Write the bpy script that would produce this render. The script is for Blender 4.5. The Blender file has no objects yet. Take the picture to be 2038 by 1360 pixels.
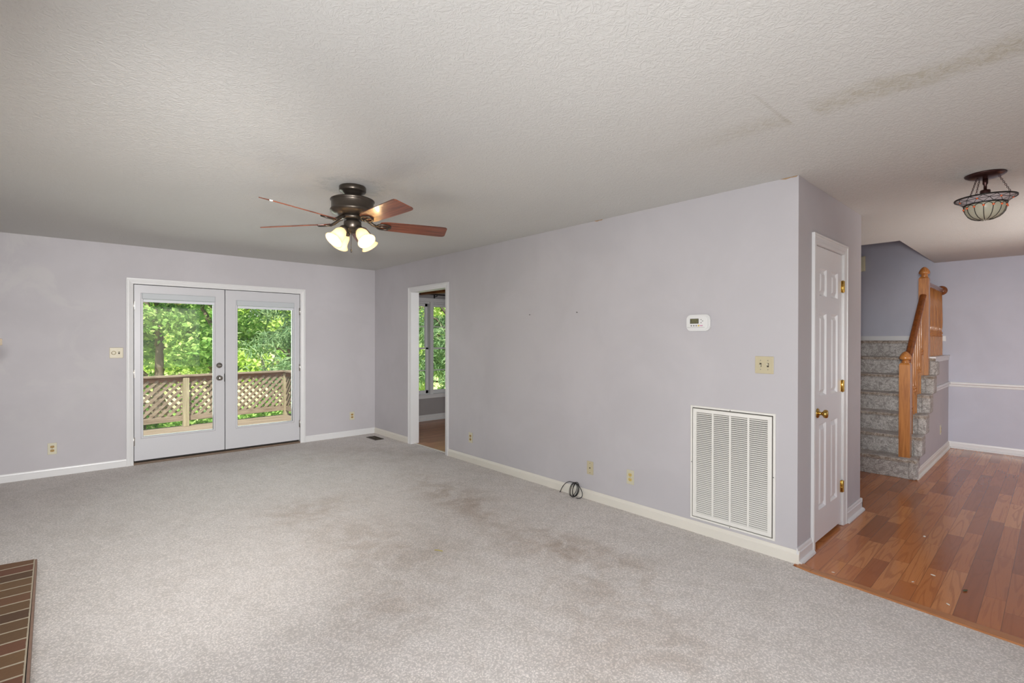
import bpy, bmesh, math, random
from mathutils import Vector, Matrix, Quaternion
S = bpy.context.scene
COL = S.collection
PI = math.pi
R = math.radians
random.seed(7)

# ------------------------------------------------------------------ camera
cd = bpy.data.cameras.new('camera')
cam = bpy.data.objects.new('camera', cd)
COL.objects.link(cam)
cd.sensor_width = 36.0
cd.lens = 17.2387
cd.clip_start = 0.02
cd.clip_end = 300
rot = Matrix(((0.7438429, 0.00140135, -0.66835303),
              (-0.66835208, 0.00425277, -0.74383292),
              (0.00179998, 0.99998998, 0.00409999)))
cam.matrix_world = Matrix.Translation((0, 0, 1.4066)) @ rot.to_4x4()
S.camera = cam

# ------------------------------------------------------------------ view, world, sun, large lights
S.view_settings.view_transform = 'Standard'
S.view_settings.look = 'None'
S.view_settings.exposure = 0.38
S.view_settings.gamma = 1.0
S.view_settings.use_curve_mapping = False
S.cycles.use_denoising = True
S.cycles.max_bounces = 10
S.cycles.diffuse_bounces = 6
S.cycles.glossy_bounces = 4
S.cycles.transparent_max_bounces = 12
S.cycles.sample_clamp_indirect = 6.0
S.cycles.caustics_reflective = False
S.cycles.caustics_refractive = False

w = bpy.data.worlds.new('sky')
S.world = w
w.use_nodes = True
nt = w.node_tree
bg = nt.nodes['Background']
sky = nt.nodes.new('ShaderNodeTexSky')
sky.sky_type = 'NISHITA'
sky.sun_disc = False
sky.sun_elevation = R(50)
sky.sun_rotation = R(200)
sky.air_density = 1.0
sky.dust_density = 2.0
nt.links.new(sky.outputs[0], bg.inputs[0])
bg.inputs[1].default_value = 0.16


def light(kind, name, loc, energy, color, size=None, size_y=None, aim=None, radius=None):
    ld = bpy.data.lights.new(name, kind)
    ld.energy = energy
    ld.color = color
    if kind == 'AREA':
        ld.shape = 'RECTANGLE'
        ld.size = size
        ld.size_y = size_y
    if kind == 'SUN':
        ld.angle = R(1.0)
    if kind == 'POINT':
        ld.shadow_soft_size = radius
    o = bpy.data.objects.new(name, ld)
    COL.objects.link(o)
    o.location = loc
    if aim is not None:
        o.rotation_euler = Vector(aim).to_track_quat('-Z', 'Y').to_euler()
    return o


def spot(name, loc, target, energy, color, cone, radius, blend=1.0):
    ld = bpy.data.lights.new(name, 'SPOT')
    ld.energy = energy
    ld.color = color
    ld.spot_size = R(cone)
    ld.spot_blend = blend
    ld.shadow_soft_size = radius
    o = bpy.data.objects.new(name, ld)
    COL.objects.link(o)
    o.location = loc
    o.rotation_euler = (Vector(target)-Vector(loc)).to_track_quat('-Z', 'Y').to_euler()
    return o


light('SUN', 'sunlight', (0, 0, 20), 6.0, (1.0, 0.95, 0.84), aim=(0.35, 0.55, -0.85))
DAY = (0.95, 0.97, 1.0)
# daylight by the windows behind the camera, plus an added left-wall fill
light('AREA', 'left_wall_fill', (-0.60, 0.75, 1.20), 70, DAY, 1.9, 1.3, aim=(1, 0.05, -0.45))  # added fill on the solid left wall, brightens the long wall
light('AREA', 'daylight_back_window', (1.35, -2.14, 1.45), 7, DAY, 2.6, 1.6, aim=(0, 1, -0.05))
light('AREA', 'daylight_hall_window', (6.4, -2.14, 1.35), 5, DAY, 2.6, 1.9, aim=(0, 1, 0.0))
# spots standing in for the photographer's flash, among them two added fills
FL = (1.0, 0.985, 0.97)
spot('flash_ceiling_bounce', (0.25, 0.05, 0.80), (1.7, 2.1, 2.44), 30, FL, 150, 0.2)
spot('hall_ceiling_fill', (6.0, -1.3, 0.6), (6.1, 0.1, 2.44), 150, (1.0, 0.96, 0.92), 84, 0.2)  # added unseen up-light in the hall, lifts the hall ceiling
spot('flash_living_room', (0.0, 0.0, 1.55), (1.1, 6.86, 0.95), 800, FL, 62, 0.12)
spot('right_wall_fill', (0.02, 0.0, 1.55), (3.4, 1.9, 0.9), 95, FL, 100, 0.12)  # added fill for the long wall and the carpet at right
spot('flash_hall', (0.05, -0.02, 1.55), (8.5, -0.1, 1.0), 800, FL, 36, 0.12)
# daylight falling in through the glass doors, and an added dining room fill
light('AREA', 'daylight_glass_doors', (1.4, 7.35, 1.3), 30, (0.92, 1.0, 0.93), 1.8, 1.8, aim=(0, -1, -0.1))
light('AREA', 'dining_fill', (4.4, 3.62, 1.5), 9, DAY, 1.0, 1.3, aim=(0.1, 1, 0))  # added unseen fill at the windowless south wall of the dining room

# ------------------------------------------------------------------ helpers
def tag(o, label=None, cat=None, group=None, kind=None):
    if label: o['label'] = label
    if cat: o['category'] = cat
    if group: o['group'] = group
    if kind: o['kind'] = kind
    return o


def empty(name, loc=(0, 0, 0), rz=0.0):
    o = bpy.data.objects.new(name, None)
    COL.objects.link(o)
    o.location = loc
    o.rotation_euler = (0, 0, rz)
    o.empty_display_size = 0.1
    return o


class MB:
    """mesh collector"""
    def __init__(s):
        s.bm = bmesh.new()
        s.mi = 0

    def _fin(s, verts, mat=None):
        if mat is not None:
            bmesh.ops.transform(s.bm, matrix=mat, verts=verts)
        for v in verts:
            for f in v.link_faces:
                f.material_index = s.mi

    def box(s, x0, x1, y0, y1, z0, z1, bev=0.0, seg=2, mat=None):
        r = bmesh.ops.create_cube(s.bm, size=1.0)
        vs = r['verts']
        m = Matrix.Translation(((x0+x1)/2, (y0+y1)/2, (z0+z1)/2)) @ Matrix.Diagonal((abs(x1-x0), abs(y1-y0), abs(z1-z0), 1))
        bmesh.ops.transform(s.bm, matrix=m, verts=vs)
        if bev > 0:
            es = list({e for v in vs for e in v.link_edges})
            r = bmesh.ops.bevel(s.bm, geom=es, offset=bev, segments=seg, affect='EDGES', profile=0.5)
            vs = list({v for f in r['faces'] for v in f.verts} | {v for v in vs if v.is_valid})
            # gather the complete island
            seen = set(vs); st = list(vs)
            while st:
                v = st.pop()
                for e in v.link_edges:
                    q = e.other_vert(v)
                    if q not in seen:
                        seen.add(q); st.append(q)
            vs = list(seen)
        s._fin(vs, mat)
        return s

    def bar(s, a, b, wid, hei, bev=0.0, up=(0, 0, 1)):
        """rectangular bar between two points"""
        a = Vector(a); b = Vector(b)
        d = b - a
        L = d.length
        x = d.normalized()
        y = Vector(up).cross(x)
        if y.length < 1e-5: y = Vector((1, 0, 0)).cross(x)
        y.normalize()
        z = x.cross(y)
        m = Matrix((x, y, z)).transposed().to_4x4()
        m.translation = (a+b)/2
        return s.box(-L/2, L/2, -wid/2, wid/2, -hei/2, hei/2, bev, mat=m)

    def lathe(s, prof, seg=32, mat=None, close=False):
        """profile of (r, z) turned about z"""
        rings = []
        allv = []
        for r, z in prof:
            if r < 1e-6:
                v = s.bm.verts.new((0, 0, z)); rings.append([v]); allv.append(v)
            else:
                ring = [s.bm.verts.new((r*math.cos(2*PI*i/seg), r*math.sin(2*PI*i/seg), z)) for i in range(seg)]
                rings.append(ring); allv += ring
        pairs = list(zip(rings, rings[1:]))
        if close: pairs.append((rings[-1], rings[0]))
        for a, b in pairs:
            for i in range(seg):
                j = (i+1) % seg
                if len(a) == 1 and len(b) == 1: continue
                try:
                    if len(a) == 1: f = s.bm.faces.new((a[0], b[i], b[j]))
                    elif len(b) == 1: f = s.bm.faces.new((a[i], a[j], b[0]))
                    else: f = s.bm.faces.new((a[i], a[j], b[j], b[i]))
                    f.smooth = True
                except ValueError:
                    pass
        s._fin(allv, mat)
        return s

    def tube(s, pts, r, seg=8, closed=False):
        pts = [Vector(p) for p in pts]
        n = len(pts)
        rr = r if isinstance(r, (list, tuple)) else [r]*n
        rings = []
        nrm = None
        for i, p in enumerate(pts):
            if closed:
                t = (pts[(i+1) % n] - pts[i-1]).normalized()
            else:
                t = (pts[min(i+1, n-1)] - pts[max(i-1, 0)]).normalized()
            if nrm is None:
                nrm = t.orthogonal().normalized()
            else:
                nrm = (nrm - t*nrm.dot(t))
                if nrm.length < 1e-5: nrm = t.orthogonal()
                nrm.normalize()
            b = t.cross(nrm)
            rings.append([s.bm.verts.new(p + (nrm*math.cos(2*PI*k/seg) + b*math.sin(2*PI*k/seg))*rr[i]) for k in range(seg)])
        prs = list(zip(rings, rings[1:]))
        if closed: prs.append((rings[-1], rings[0]))
        for a, b in prs:
            for k in range(seg):
                f = s.bm.faces.new((a[k], a[(k+1) % seg], b[(k+1) % seg], b[k])); f.smooth = True
        if not closed:
            s.bm.faces.new(rings[0][::-1]); s.bm.faces.new(rings[-1])
        s._fin([v for q in rings for v in q])
        return s

    def prism(s, pts, axis, a, b, bev=0.0):
        """polygon (2D points in the plane normal to axis) from a to b along axis"""
        def P(p, t):
            if axis == 'x': return (t, p[0], p[1])
            if axis == 'y': return (p[0], t, p[1])
            return (p[0], p[1], t)
        lo = [s.bm.verts.new(P(p, a)) for p in pts]
        hi = [s.bm.verts.new(P(p, b)) for p in pts]
        n = len(pts)
        fs = [s.bm.faces.new(lo), s.bm.faces.new(hi)]
        for i in range(n):
            fs.append(s.bm.faces.new((lo[i], lo[(i+1) % n], hi[(i+1) % n], hi[i])))
        bmesh.ops.recalc_face_normals(s.bm, faces=fs)
        for f in fs: f.material_index = s.mi
        if bev > 0:
            es = list({e for v in lo+hi for e in v.link_edges})
            bmesh.ops.bevel(s.bm, geom=es, offset=bev, segments=2, affect='EDGES')
        return s

    def sphere(s, c, r, sx=1, sy=1, sz=1, u=16, v=10):
        q = bmesh.ops.create_uvsphere(s.bm, u_segments=u, v_segments=v, radius=r)
        for vv in q['verts']:
            for f in vv.link_faces: f.smooth = True
        s._fin(q['verts'], Matrix.Translation(c) @ Matrix.Diagonal((sx, sy, sz, 1)))
        return s

    def build(s, name, mats, parent=None, smooth=False, recalc=True):
        if recalc: bmesh.ops.recalc_face_normals(s.bm, faces=s.bm.faces[:])
        me = bpy.data.meshes.new(name)
        s.bm.to_mesh(me); s.bm.free()
        for m in (mats if isinstance(mats, (list, tuple)) else [mats]):
            me.materials.append(m)
        if smooth:
            for p in me.polygons: p.use_smooth = True
        o = bpy.data.objects.new(name, me)
        COL.objects.link(o)
        if parent: o.parent = parent
        return o


def copy_tree(o, parent=None):
    c = o.copy()
    COL.objects.link(c)
    c.parent = parent
    for ch in list(o.children):
        copy_tree(ch, c)
    return c


# ------------------------------------------------------------------ materials
def srgb(r, g, b):
    f = lambda c: ((c/255+0.055)/1.055)**2.4 if c/255 > 0.04045 else c/255/12.92
    return (f(r), f(g), f(b), 1.0)


class MAT:
    def __init__(s, name):
        s.m = bpy.data.materials.new(name)
        s.m.use_nodes = True
        s.nt = s.m.node_tree
        s.b = s.nt.nodes['Principled BSDF']
        s.out = s.nt.nodes['Material Output']

    def n(s, t, **k):
        q = s.nt.nodes.new('ShaderNode'+t)
        for a, v in k.items():
            if a in ('op',): q.operation = v
            else: setattr(q, a, v)
        return q

    def l(s, a, b):
        s.nt.links.new(a, b)

    def math(s, op, a, b=None, c=None, clamp=False):
        q = s.n('Math', op=op)
        q.use_clamp = clamp
        for i, v in enumerate((a, b, c)):
            if v is None: continue
            if isinstance(v, (int, float)): q.inputs[i].default_value = v
            else: s.l(v, q.inputs[i])
        return q.outputs[0]

    def mix(s, fac, a, b, mode='MIX'):
        q = s.n('MixRGB')
        q.blend_type = mode
        for i, v in enumerate((fac, a, b)):
            if isinstance(v, (int, float)): q.inputs[i].default_value = v
            elif isinstance(v, tuple): q.inputs[i].default_value = v
            else: s.l(v, q.inputs[i])
        return q.outputs[0]

    def noise(s, scale, detail=4, rough=0.55, vec=None, dist=0.0):
        q = s.n('TexNoise')
        q.inputs['Scale'].default_value = scale
        q.inputs['Detail'].default_value = detail
        q.inputs['Roughness'].default_value = rough
        q.inputs['Distortion'].default_value = dist
        if vec is not None: s.l(vec, q.inputs['Vector'])
        return q.outputs['Fac']

    def ramp(s, fac, stops):
        q = s.n('ValToRGB')
        el = q.color_ramp.elements
        while len(el) < len(stops): el.new(0.5)
        for e, (p, c) in zip(el, stops):
            e.position = p; e.color = c
        s.l(fac, q.inputs[0])
        return q.outputs[0]

    def rng(s, v, a, b, c=0.0, d=1.0):
        q = s.n('MapRange')
        q.interpolation_type = 'SMOOTHSTEP'
        s.l(v, q.inputs[0])
        for i, x in enumerate((a, b, c, d)): q.inputs[i+1].default_value = x
        return q.outputs[0]

    def pos(s):
        if not hasattr(s, '_p'):
            g = s.n('NewGeometry')
            s._p = g.outputs['Position']
        return s._p

    def obj(s):
        return s.n('TexCoord').outputs['Object']

    def sep(s, v):
        q = s.n('SeparateXYZ'); s.l(v, q.inputs[0]); return q.outputs

    def comb(s, x, y, z):
        q = s.n('CombineXYZ')
        for i, v in enumerate((x, y, z)):
            if isinstance(v, (int, float)): q.inputs[i].default_value = v
            else: s.l(v, q.inputs[i])
        return q.outputs[0]

    def bump(s, h, strength, dist=0.01):
        q = s.n('Bump')
        q.inputs['Strength'].default_value = strength
        q.inputs['Distance'].default_value = dist
        s.l(h, q.inputs['Height'])
        s.l(q.outputs[0], s.b.inputs['Normal'])
        return q

    def base(s, c):
        if isinstance(c, tuple): s.b.inputs['Base Color'].default_value = c
        else: s.l(c, s.b.inputs['Base Color'])

    def set(s, rough=0.5, metal=0.0, spec=0.5, coat=0.0):
        s.b.inputs['Roughness'].default_value = rough
        s.b.inputs['Metallic'].default_value = metal
        s.b.inputs['Specular IOR Level'].default_value = spec
        s.b.inputs['Coat Weight'].default_value = coat
        return s


def plain(name, c, rough=0.5, metal=0.0, spec=0.5, var=0.05, vscale=8.0, bump=0.0, bscale=60.0, coat=0.0):
    m = MAT(name)
    m.set(rough, metal, spec, coat)
    n = m.noise(vscale, 3, vec=m.obj())
    dark = tuple(x*(1-var) for x in c[:3])+(1,)
    lite = tuple(min(1, x*(1+var)) for x in c[:3])+(1,)
    m.base(m.mix(n, dark, lite))
    if bump > 0:
        m.bump(m.noise(bscale, 3, vec=m.obj()), bump, 0.002)
    return m.m


def wall_paint(name, c, patches=0.0):
    m = MAT(name)
    m.set(0.75, 0, 0.25)
    P = m.pos()
    n = m.noise(1.3, 4, 0.6, P, 0.4)
    n2 = m.noise(9, 3, 0.6, P)
    c1 = tuple(x*0.965 for x in c[:3])+(1,)
    c2 = tuple(x*1.03 for x in c[:3])+(1,)
    col = m.mix(m.rng(n, 0.35, 0.65), c1, c2)
    col = m.mix(m.math('MULTIPLY', m.rng(n2, 0.62, 0.75), 0.10), col, (c[0]*1.1, c[1]*1.1, c[2]*1.1, 1))
    if patches:
        # touched-up paint, lighter smears with an outline of their own
        q = m.noise(1.9, 5, 0.62, P, 1.2)
        x, y, z = m.sep(P)
        zone = m.math('MULTIPLY', m.rng(x, 0.5, -0.1), m.rng(z, 0.2, 1.1))
        col = m.mix(m.math('MULTIPLY', m.math('MULTIPLY', m.rng(q, 0.47, 0.6), zone), patches), col, (0.60, 0.59, 0.575, 1))
    m.base(col)
    m.bump(m.noise(180, 2, 0.6, P), 0.12, 0.0015)
    return m.m


WALL = (0.515, 0.497, 0.516, 1)
M_wall = wall_paint('lavender_grey_paint', WALL)
M_wallf = wall_paint('lavender_grey_paint_touched_up', WALL, 0.35)
M_hall = wall_paint('pale_lavender_paint', (0.51, 0.517, 0.590, 1))
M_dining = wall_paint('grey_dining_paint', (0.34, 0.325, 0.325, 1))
M_trim = plain('white_trim_paint', (0.70, 0.70, 0.70, 1), 0.35, var=0.03, vscale=5)
M_cream = plain('cream_baseboard_paint', (0.72, 0.69, 0.62, 1), 0.4, var=0.06, vscale=3)
M_door = plain('white_door_paint', (0.58, 0.58, 0.60, 1), 0.33, var=0.02, vscale=3)
M_gdoor = plain('white_panel_door_paint', (0.75, 0.755, 0.77, 1), 0.3, var=0.02, vscale=3)
M_dark = plain('dark_gap', (0.02, 0.018, 0.015, 1), 0.8)
M_ivory = plain('ivory_plastic', (0.52, 0.46, 0.31, 1), 0.35, var=0.02)
M_ivory2 = plain('light_ivory_plastic', (0.58, 0.55, 0.42, 1), 0.35, var=0.02)
M_brownout = plain('brown_receptacle', (0.40, 0.25, 0.08, 1), 0.35)
M_yellout = plain('yellowed_receptacle', (0.62, 0.47, 0.17, 1), 0.35)
M_slot = plain('slot_dark', (0.03, 0.02, 0.01, 1), 0.6)
M_brass = plain('polished_brass', (0.55, 0.36, 0.10, 1), 0.18, 1.0)
M_nickel = plain('satin_nickel', (0.42, 0.40, 0.37, 1), 0.25, 1.0)
M_bronze = plain('dark_bronze_fan_metal', (0.075, 0.062, 0.050, 1), 0.32, 0.75, var=0.15, vscale=30)
M_lampmetal = plain('oiled_bronze_lamp_metal', (0.045, 0.016, 0.014, 1), 0.3, 0.6)
M_came = plain('dark_lead_came', (0.02, 0.017, 0.015, 1), 0.45, 0.5)
M_black = plain('black_rubber', (0.008, 0.008, 0.008, 1), 0.35)
M_rod = plain('black_iron', (0.012, 0.011, 0.01, 1), 0.45)
M_plastic = plain('white_plastic', (0.74, 0.74, 0.73, 1), 0.35, var=0.01)
M_grey = plain('grey_rubber_button', (0.22, 0.22, 0.21, 1), 0.5)
M_lcd = plain('olive_lcd', (0.16, 0.155, 0.08, 1), 0.25)
M_lcdf = plain('lcd_frame', (0.03, 0.03, 0.02, 1), 0.4)
M_yellow = plain('yellow_sticker', (0.75, 0.55, 0.05, 1), 0.4)
M_magenta = plain('magenta_lettering', (0.55, 0.10, 0.30, 1), 0.4)
M_digit = plain('lcd_segment', (0.035, 0.04, 0.03, 1), 0.4)
M_grille = plain('off_white_grille_paint', (0.78, 0.765, 0.72, 1), 0.4, var=0.05, vscale=12)
M_duct = plain('duct_shadow_grey', (0.07, 0.065, 0.055, 1), 0.9)
M_register = plain('brown_steel_register', (0.05, 0.04, 0.022, 1), 0.4, 0.4)
M_sill = plain('brown_wood_sill', (0.16, 0.11, 0.075, 1), 0.6, var=0.3, vscale=20)
M_blind = plain('pale_grey_shade_cassette', (0.50, 0.53, 0.55, 1), 0.5, var=0.02)
M_blind2 = plain('white_shade_rail', (0.66, 0.68, 0.72, 1), 0.45, var=0.02)
M_straw = plain('yellow_straw', (0.50, 0.42, 0.10, 1), 0.7)
M_crumb = plain('white_crumb', (0.75, 0.70, 0.62, 1), 0.8)
M_chime = plain('cream_chime_plastic', (0.85, 0.82, 0.58, 1), 0.5, var=0.04)
M_mantel = plain('peach_painted_wood', (0.62, 0.40, 0.24, 1), 0.5)
M_peel = plain('torn_paper_edge', (0.42, 0.27, 0.14, 1), 0.9)


def m_carpet(name, light, brown, stains, scale=1.0):
    m = MAT(name)
    m.set(0.95, 0, 0.1)
    m.b.inputs['Sheen Weight'].default_value = 0.25
    m.b.inputs['Sheen Roughness'].default_value = 0.6
    P = m.pos()
    x, y, z = m.sep(P)
    # worm-like pile tufts
    v = m.n('TexVoronoi'); v.feature = 'F1'
    v.inputs['Scale'].default_value = 95*scale
    warp = m.n('TexNoise'); warp.inputs['Scale'].default_value = 40*scale; warp.inputs['Detail'].default_value = 3
    m.l(P, warp.inputs['Vector'])
    off = m.n('VectorMath'); off.operation = 'MULTIPLY_ADD'
    m.l(warp.outputs['Color'], off.inputs[0]); off.inputs[1].default_value = (0.035, 0.035, 0.035); m.l(P, off.inputs[2])
    m.l(off.outputs[0], v.inputs['Vector'])
    fine = m.noise(260*scale, 3, 0.7, P, 1.5)
    mid = m.noise(75*scale, 4, 0.75, P, 2.0)
    tuft = m.math('ADD', m.math('MULTIPLY', v.outputs['Distance'], -0.55), m.math('ADD', m.math('MULTIPLY', fine, 0.5), m.math('MULTIPLY', mid, 0.55)))
    blot = m.noise(1.7, 6, 0.66, P, 0.8)
    blot2 = m.noise(6.0, 5, 0.65, P, 0.6)
    dk = tuple(c*0.53 for c in light[:3])+(1,)
    col = m.mix(m.rng(tuft, 0.12, 0.62), dk, light)
    streak = m.noise(1.0, 5, 0.7, m.comb(m.math('MULTIPLY', m.math('ADD', x, m.math('MULTIPLY', y, 0.35)), 7.0), m.math('MULTIPLY', y, 2.2), 0.0), 0.8)
    col = m.mix(m.math('MULTIPLY', m.rng(blot2, 0.42, 0.62), 0.30), col, m.mix(1.0, col, (0.80, 0.78, 0.75, 1), 'MULTIPLY'))
    col = m.mix(m.math('MULTIPLY', m.rng(streak, 0.46, 0.62), 0.28), col, m.mix(1.0, col, (0.80, 0.79, 0.77, 1), 'MULTIPLY'))
    # traffic soil
    total = None
    for (cx, cy, rx, ry, ang, k) in stains:
        ca, sa = math.cos(ang), math.sin(ang)
        dx = m.math('SUBTRACT', x, cx); dy = m.math('SUBTRACT', y, cy)
        u = m.math('DIVIDE', m.math('ADD', m.math('MULTIPLY', dx, ca), m.math('MULTIPLY', dy, sa)), rx)
        t = m.math('DIVIDE', m.math('SUBTRACT', m.math('MULTIPLY', dy, ca), m.math('MULTIPLY', dx, sa)), ry)
        d = m.math('SQRT', m.math('ADD', m.math('MULTIPLY', u, u), m.math('MULTIPLY', t, t)))
        g = m.math('MULTIPLY', m.rng(d, 1.25, 0.1), k)
        total = g if total is None else m.math('MAXIMUM', total, g)
    if total is not None:
        br = m.math('MULTIPLY', total, m.rng(m.math('ADD', m.math('MULTIPLY', blot, 0.55), m.math('MULTIPLY', blot2, 0.45)), 0.36, 0.62))
        col = m.mix(m.math('MULTIPLY', br, 0.9, clamp=True), col, m.mix(1.0, col, brown, 'MULTIPLY'))
        col = m.mix(m.math('MULTIPLY', m.rng(blot, 0.5, 0.7), 0.12), col, m.mix(0.8, col, brown, 'MULTIPLY'))
    else:
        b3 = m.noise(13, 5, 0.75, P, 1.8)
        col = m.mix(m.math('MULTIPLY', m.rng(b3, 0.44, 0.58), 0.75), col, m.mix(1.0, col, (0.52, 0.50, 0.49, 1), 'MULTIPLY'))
        # browner band along the nosings and tread tops
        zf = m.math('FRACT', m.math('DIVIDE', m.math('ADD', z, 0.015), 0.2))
        nosing_brown = m.math('ADD', m.rng(zf, 0.86, 0.96), m.rng(zf, 0.12, 0.02), clamp=True)
        col = m.mix(m.math('MULTIPLY', nosing_brown, m.rng(b3, 0.3, 0.6, 0.35, 0.8)), col, m.mix(1.0, col, (0.74, 0.60, 0.46, 1), 'MULTIPLY'))
    m.base(col)
    m.bump(m.math('ADD', tuft, m.math('MULTIPLY', mid, 0.5)), 0.4, 0.010)
    return m.m


CARPET = (0.95, 0.885, 0.84, 1)
STAINS = [(2.45, 2.2, 0.32, 0.8, R(8), 1.0), (2.55, 3.6, 0.30, 1.2, R(-6), 0.9), (2.2, 1.65, 0.6, 0.45, R(20), 0.7),
          (1.45, 4.1, 0.55, 0.35, R(10), 0.75), (1.55, 3.1, 0.5, 0.9, R(10), 0.5), (1.25, 2.35, 0.3, 0.4, R(-30), 0.7),
          (1.9, 1.2, 0.6, 0.5, 0, 0.45), (2.9, 5.4, 0.5, 0.7, 0, 0.3), (2.3, 5.9, 1.0, 0.35, 0, 0.3)]
M_carpet = m_carpet('beige_cut_pile_carpet', CARPET, (0.60, 0.50, 0.41, 1), STAINS)
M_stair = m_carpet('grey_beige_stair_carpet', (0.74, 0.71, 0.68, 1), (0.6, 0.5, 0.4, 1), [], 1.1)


def m_planks(name, wid, y0, tones, rough=0.17, coat=0.0, along='x'):
    m = MAT(name)
    m.set(rough, 0, 0.5, coat)
    m.b.inputs['Coat Roughness'].default_value = 0.08
    P = m.pos()
    x, y, z = m.sep(P)
    if along == 'y': x, y = y, x
    r = m.math('DIVIDE', m.math('SUBTRACT', y, y0), wid)
    row = m.math('FLOOR', r)
    fr = m.math('SUBTRACT', r, row)
    wn = m.n('TexWhiteNoise'); wn.noise_dimensions = '1D'; m.l(row, wn.inputs['W'])
    L = m.math('MULTIPLY_ADD', wn.outputs['Value'], 0.55, 0.50)
    px = m.math('ADD', m.math('DIVIDE', x, L), m.math('MULTIPLY', wn.outputs['Value'], 17.3))
    pi_ = m.math('FLOOR', px)
    fx = m.math('SUBTRACT', px, pi_)
    w2 = m.n('TexWhiteNoise'); w2.noise_dimensions = '2D'; m.l(m.comb(pi_, row, 0.0), w2.inputs['Vector'])
    base = m.ramp(w2.outputs['Value'], tones)
    # cathedral grain
    gv = m.comb(m.math('MULTIPLY', x, 1.1), m.math('MULTIPLY', y, 15.0), m.math('MULTIPLY', w2.outputs['Value'], 40.0))
    gn = m.noise(1.0, 1, 0.4, gv, 0.6)
    rings = m.math('SINE', m.math('MULTIPLY', gn, 36.0))
    pores = m.noise(1.0, 3, 0.7, m.comb(m.math('MULTIPLY', x, 7.0), m.math('MULTIPLY', y, 170.0), 0.0))
    g = m.math('ADD', m.math('MULTIPLY', m.rng(rings, 0.3, 1.0), 0.36), m.math('MULTIPLY', m.rng(pores, 0.5, 0.75), 0.35))
    strong = m.math('MULTIPLY', g, m.math('MULTIPLY_ADD', w2.outputs['Value'], 0.7, 0.25), clamp=True)
    col = m.mix(strong, base, m.mix(1.0, base, (0.38, 0.24, 0.17, 1), 'MULTIPLY'))
    e1 = m.math('MINIMUM', fr, m.math('SUBTRACT', 1.0, fr))
    e2 = m.math('MULTIPLY', m.math('MINIMUM', fx, m.math('SUBTRACT', 1.0, fx)), m.math('DIVIDE', L, wid))
    seam = m.rng(m.math('MINIMUM', e1, e2), 0.022, 0.006)
    col = m.mix(m.math('MULTIPLY', seam, 0.6), col, (0.06, 0.028, 0.016, 1))
    m.base(col)
    return m.m


M_oak = m_planks('reddish_oak_planks', 0.0877, 0.968, [(0.0, (0.30, 0.10, 0.036, 1)), (0.25, (0.41, 0.14, 0.047, 1)), (0.75, (0.50, 0.185, 0.062, 1)), (1.0, (0.60, 0.26, 0.10, 1))])
M_oak2 = m_planks('dining_oak_planks', 0.0877, 0.0, [(0.0, (0.42, 0.18, 0.08, 1)), (0.5, (0.52, 0.23, 0.10, 1)), (1.0, (0.60, 0.28, 0.13, 1))], 0.35, 0.1)


def m_wood(name, dark, lite, axis='z', rough=0.3, coat=0.4, gscale=1.0):
    m = MAT(name)
    m.set(rough, 0, 0.5, coat)
    m.b.inputs['Coat Roughness'].default_value = 0.15
    x, y, z = m.sep(m.pos())
    a = {'x': (x, y, z), 'y': (y, x, z), 'z': (z, x, y)}[axis]
    v = m.comb(m.math('MULTIPLY', a[0], 2.2*gscale), m.math('MULTIPLY', a[1], 34.0*gscale), m.math('MULTIPLY', a[2], 34.0*gscale))
    g = m.noise(1.0, 4, 0.6, v, 0.8)
    f = m.noise(1.0, 2, 0.6, m.comb(m.math('MULTIPLY', a[0], 14.0), m.math('MULTIPLY', a[1], 420.0), m.math('MULTIPLY', a[2], 420.0)))
    k = m.math('ADD', m.math('MULTIPLY', g, 0.8), m.math('MULTIPLY', f, 0.25))
    m.base(m.mix(m.rng(k, 0.34, 0.66), dark, lite))
    m.bump(f, 0.05, 0.001)
    return m.m


M_rail = m_wood('honey_oak_vertical', (0.28, 0.095, 0.02, 1), (0.47, 0.19, 0.045, 1), 'z')
M_railx = m_wood('honey_oak_rail', (0.13, 0.035, 0.008, 1), (0.25, 0.075, 0.016, 1), 'x')
M_strip = m_wood('golden_oak_transition', (0.34, 0.13, 0.045, 1), (0.46, 0.20, 0.075, 1), 'y', 0.4, 0.2)
M_deckw = m_wood('weathered_deck_wood', (0.17, 0.125, 0.085, 1), (0.29, 0.23, 0.17, 1), 'x', 0.85, 0.0, 0.7)
M_deckp = m_wood('weathered_post_wood', (0.24, 0.20, 0.12, 1), (0.38, 0.33, 0.22, 1), 'z', 0.85, 0.0, 0.7)
M_deckr = m_wood('reddish_weathered_rail', (0.17, 0.08, 0.05, 1), (0.28, 0.17, 0.11, 1), 'x', 0.85, 0.0, 0.7)
M_blade = MAT('cherry_fan_blade')
M_blade.set(0.28, 0, 0.5, 0.35)
_o = M_blade.obj()
_x, _y, _z = M_blade.sep(_o)
_g = M_blade.noise(1.0, 4, 0.6, M_blade.comb(M_blade.math('MULTIPLY', _x, 4.0), M_blade.math('MULTIPLY', _y, 70.0), _z), 0.6)
M_blade.base(M_blade.mix(M_blade.rng(_g, 0.35, 0.65), (0.10, 0.028, 0.016, 1), (0.24, 0.075, 0.038, 1)))
M_blade = M_blade.m
M_beam = m_wood('brown_wood_beam', (0.16, 0.06, 0.015, 1), (0.30, 0.12, 0.03, 1), 'y', 0.5, 0.1)
M_bark = plain('grey_brown_bark', (0.16, 0.125, 0.09, 1), 0.9, var=0.35, vscale=6, bump=0.6, bscale=25)
M_dead = plain('bleached_dead_wood', (0.55, 0.50, 0.43, 1), 0.9, var=0.2, vscale=6)


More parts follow.
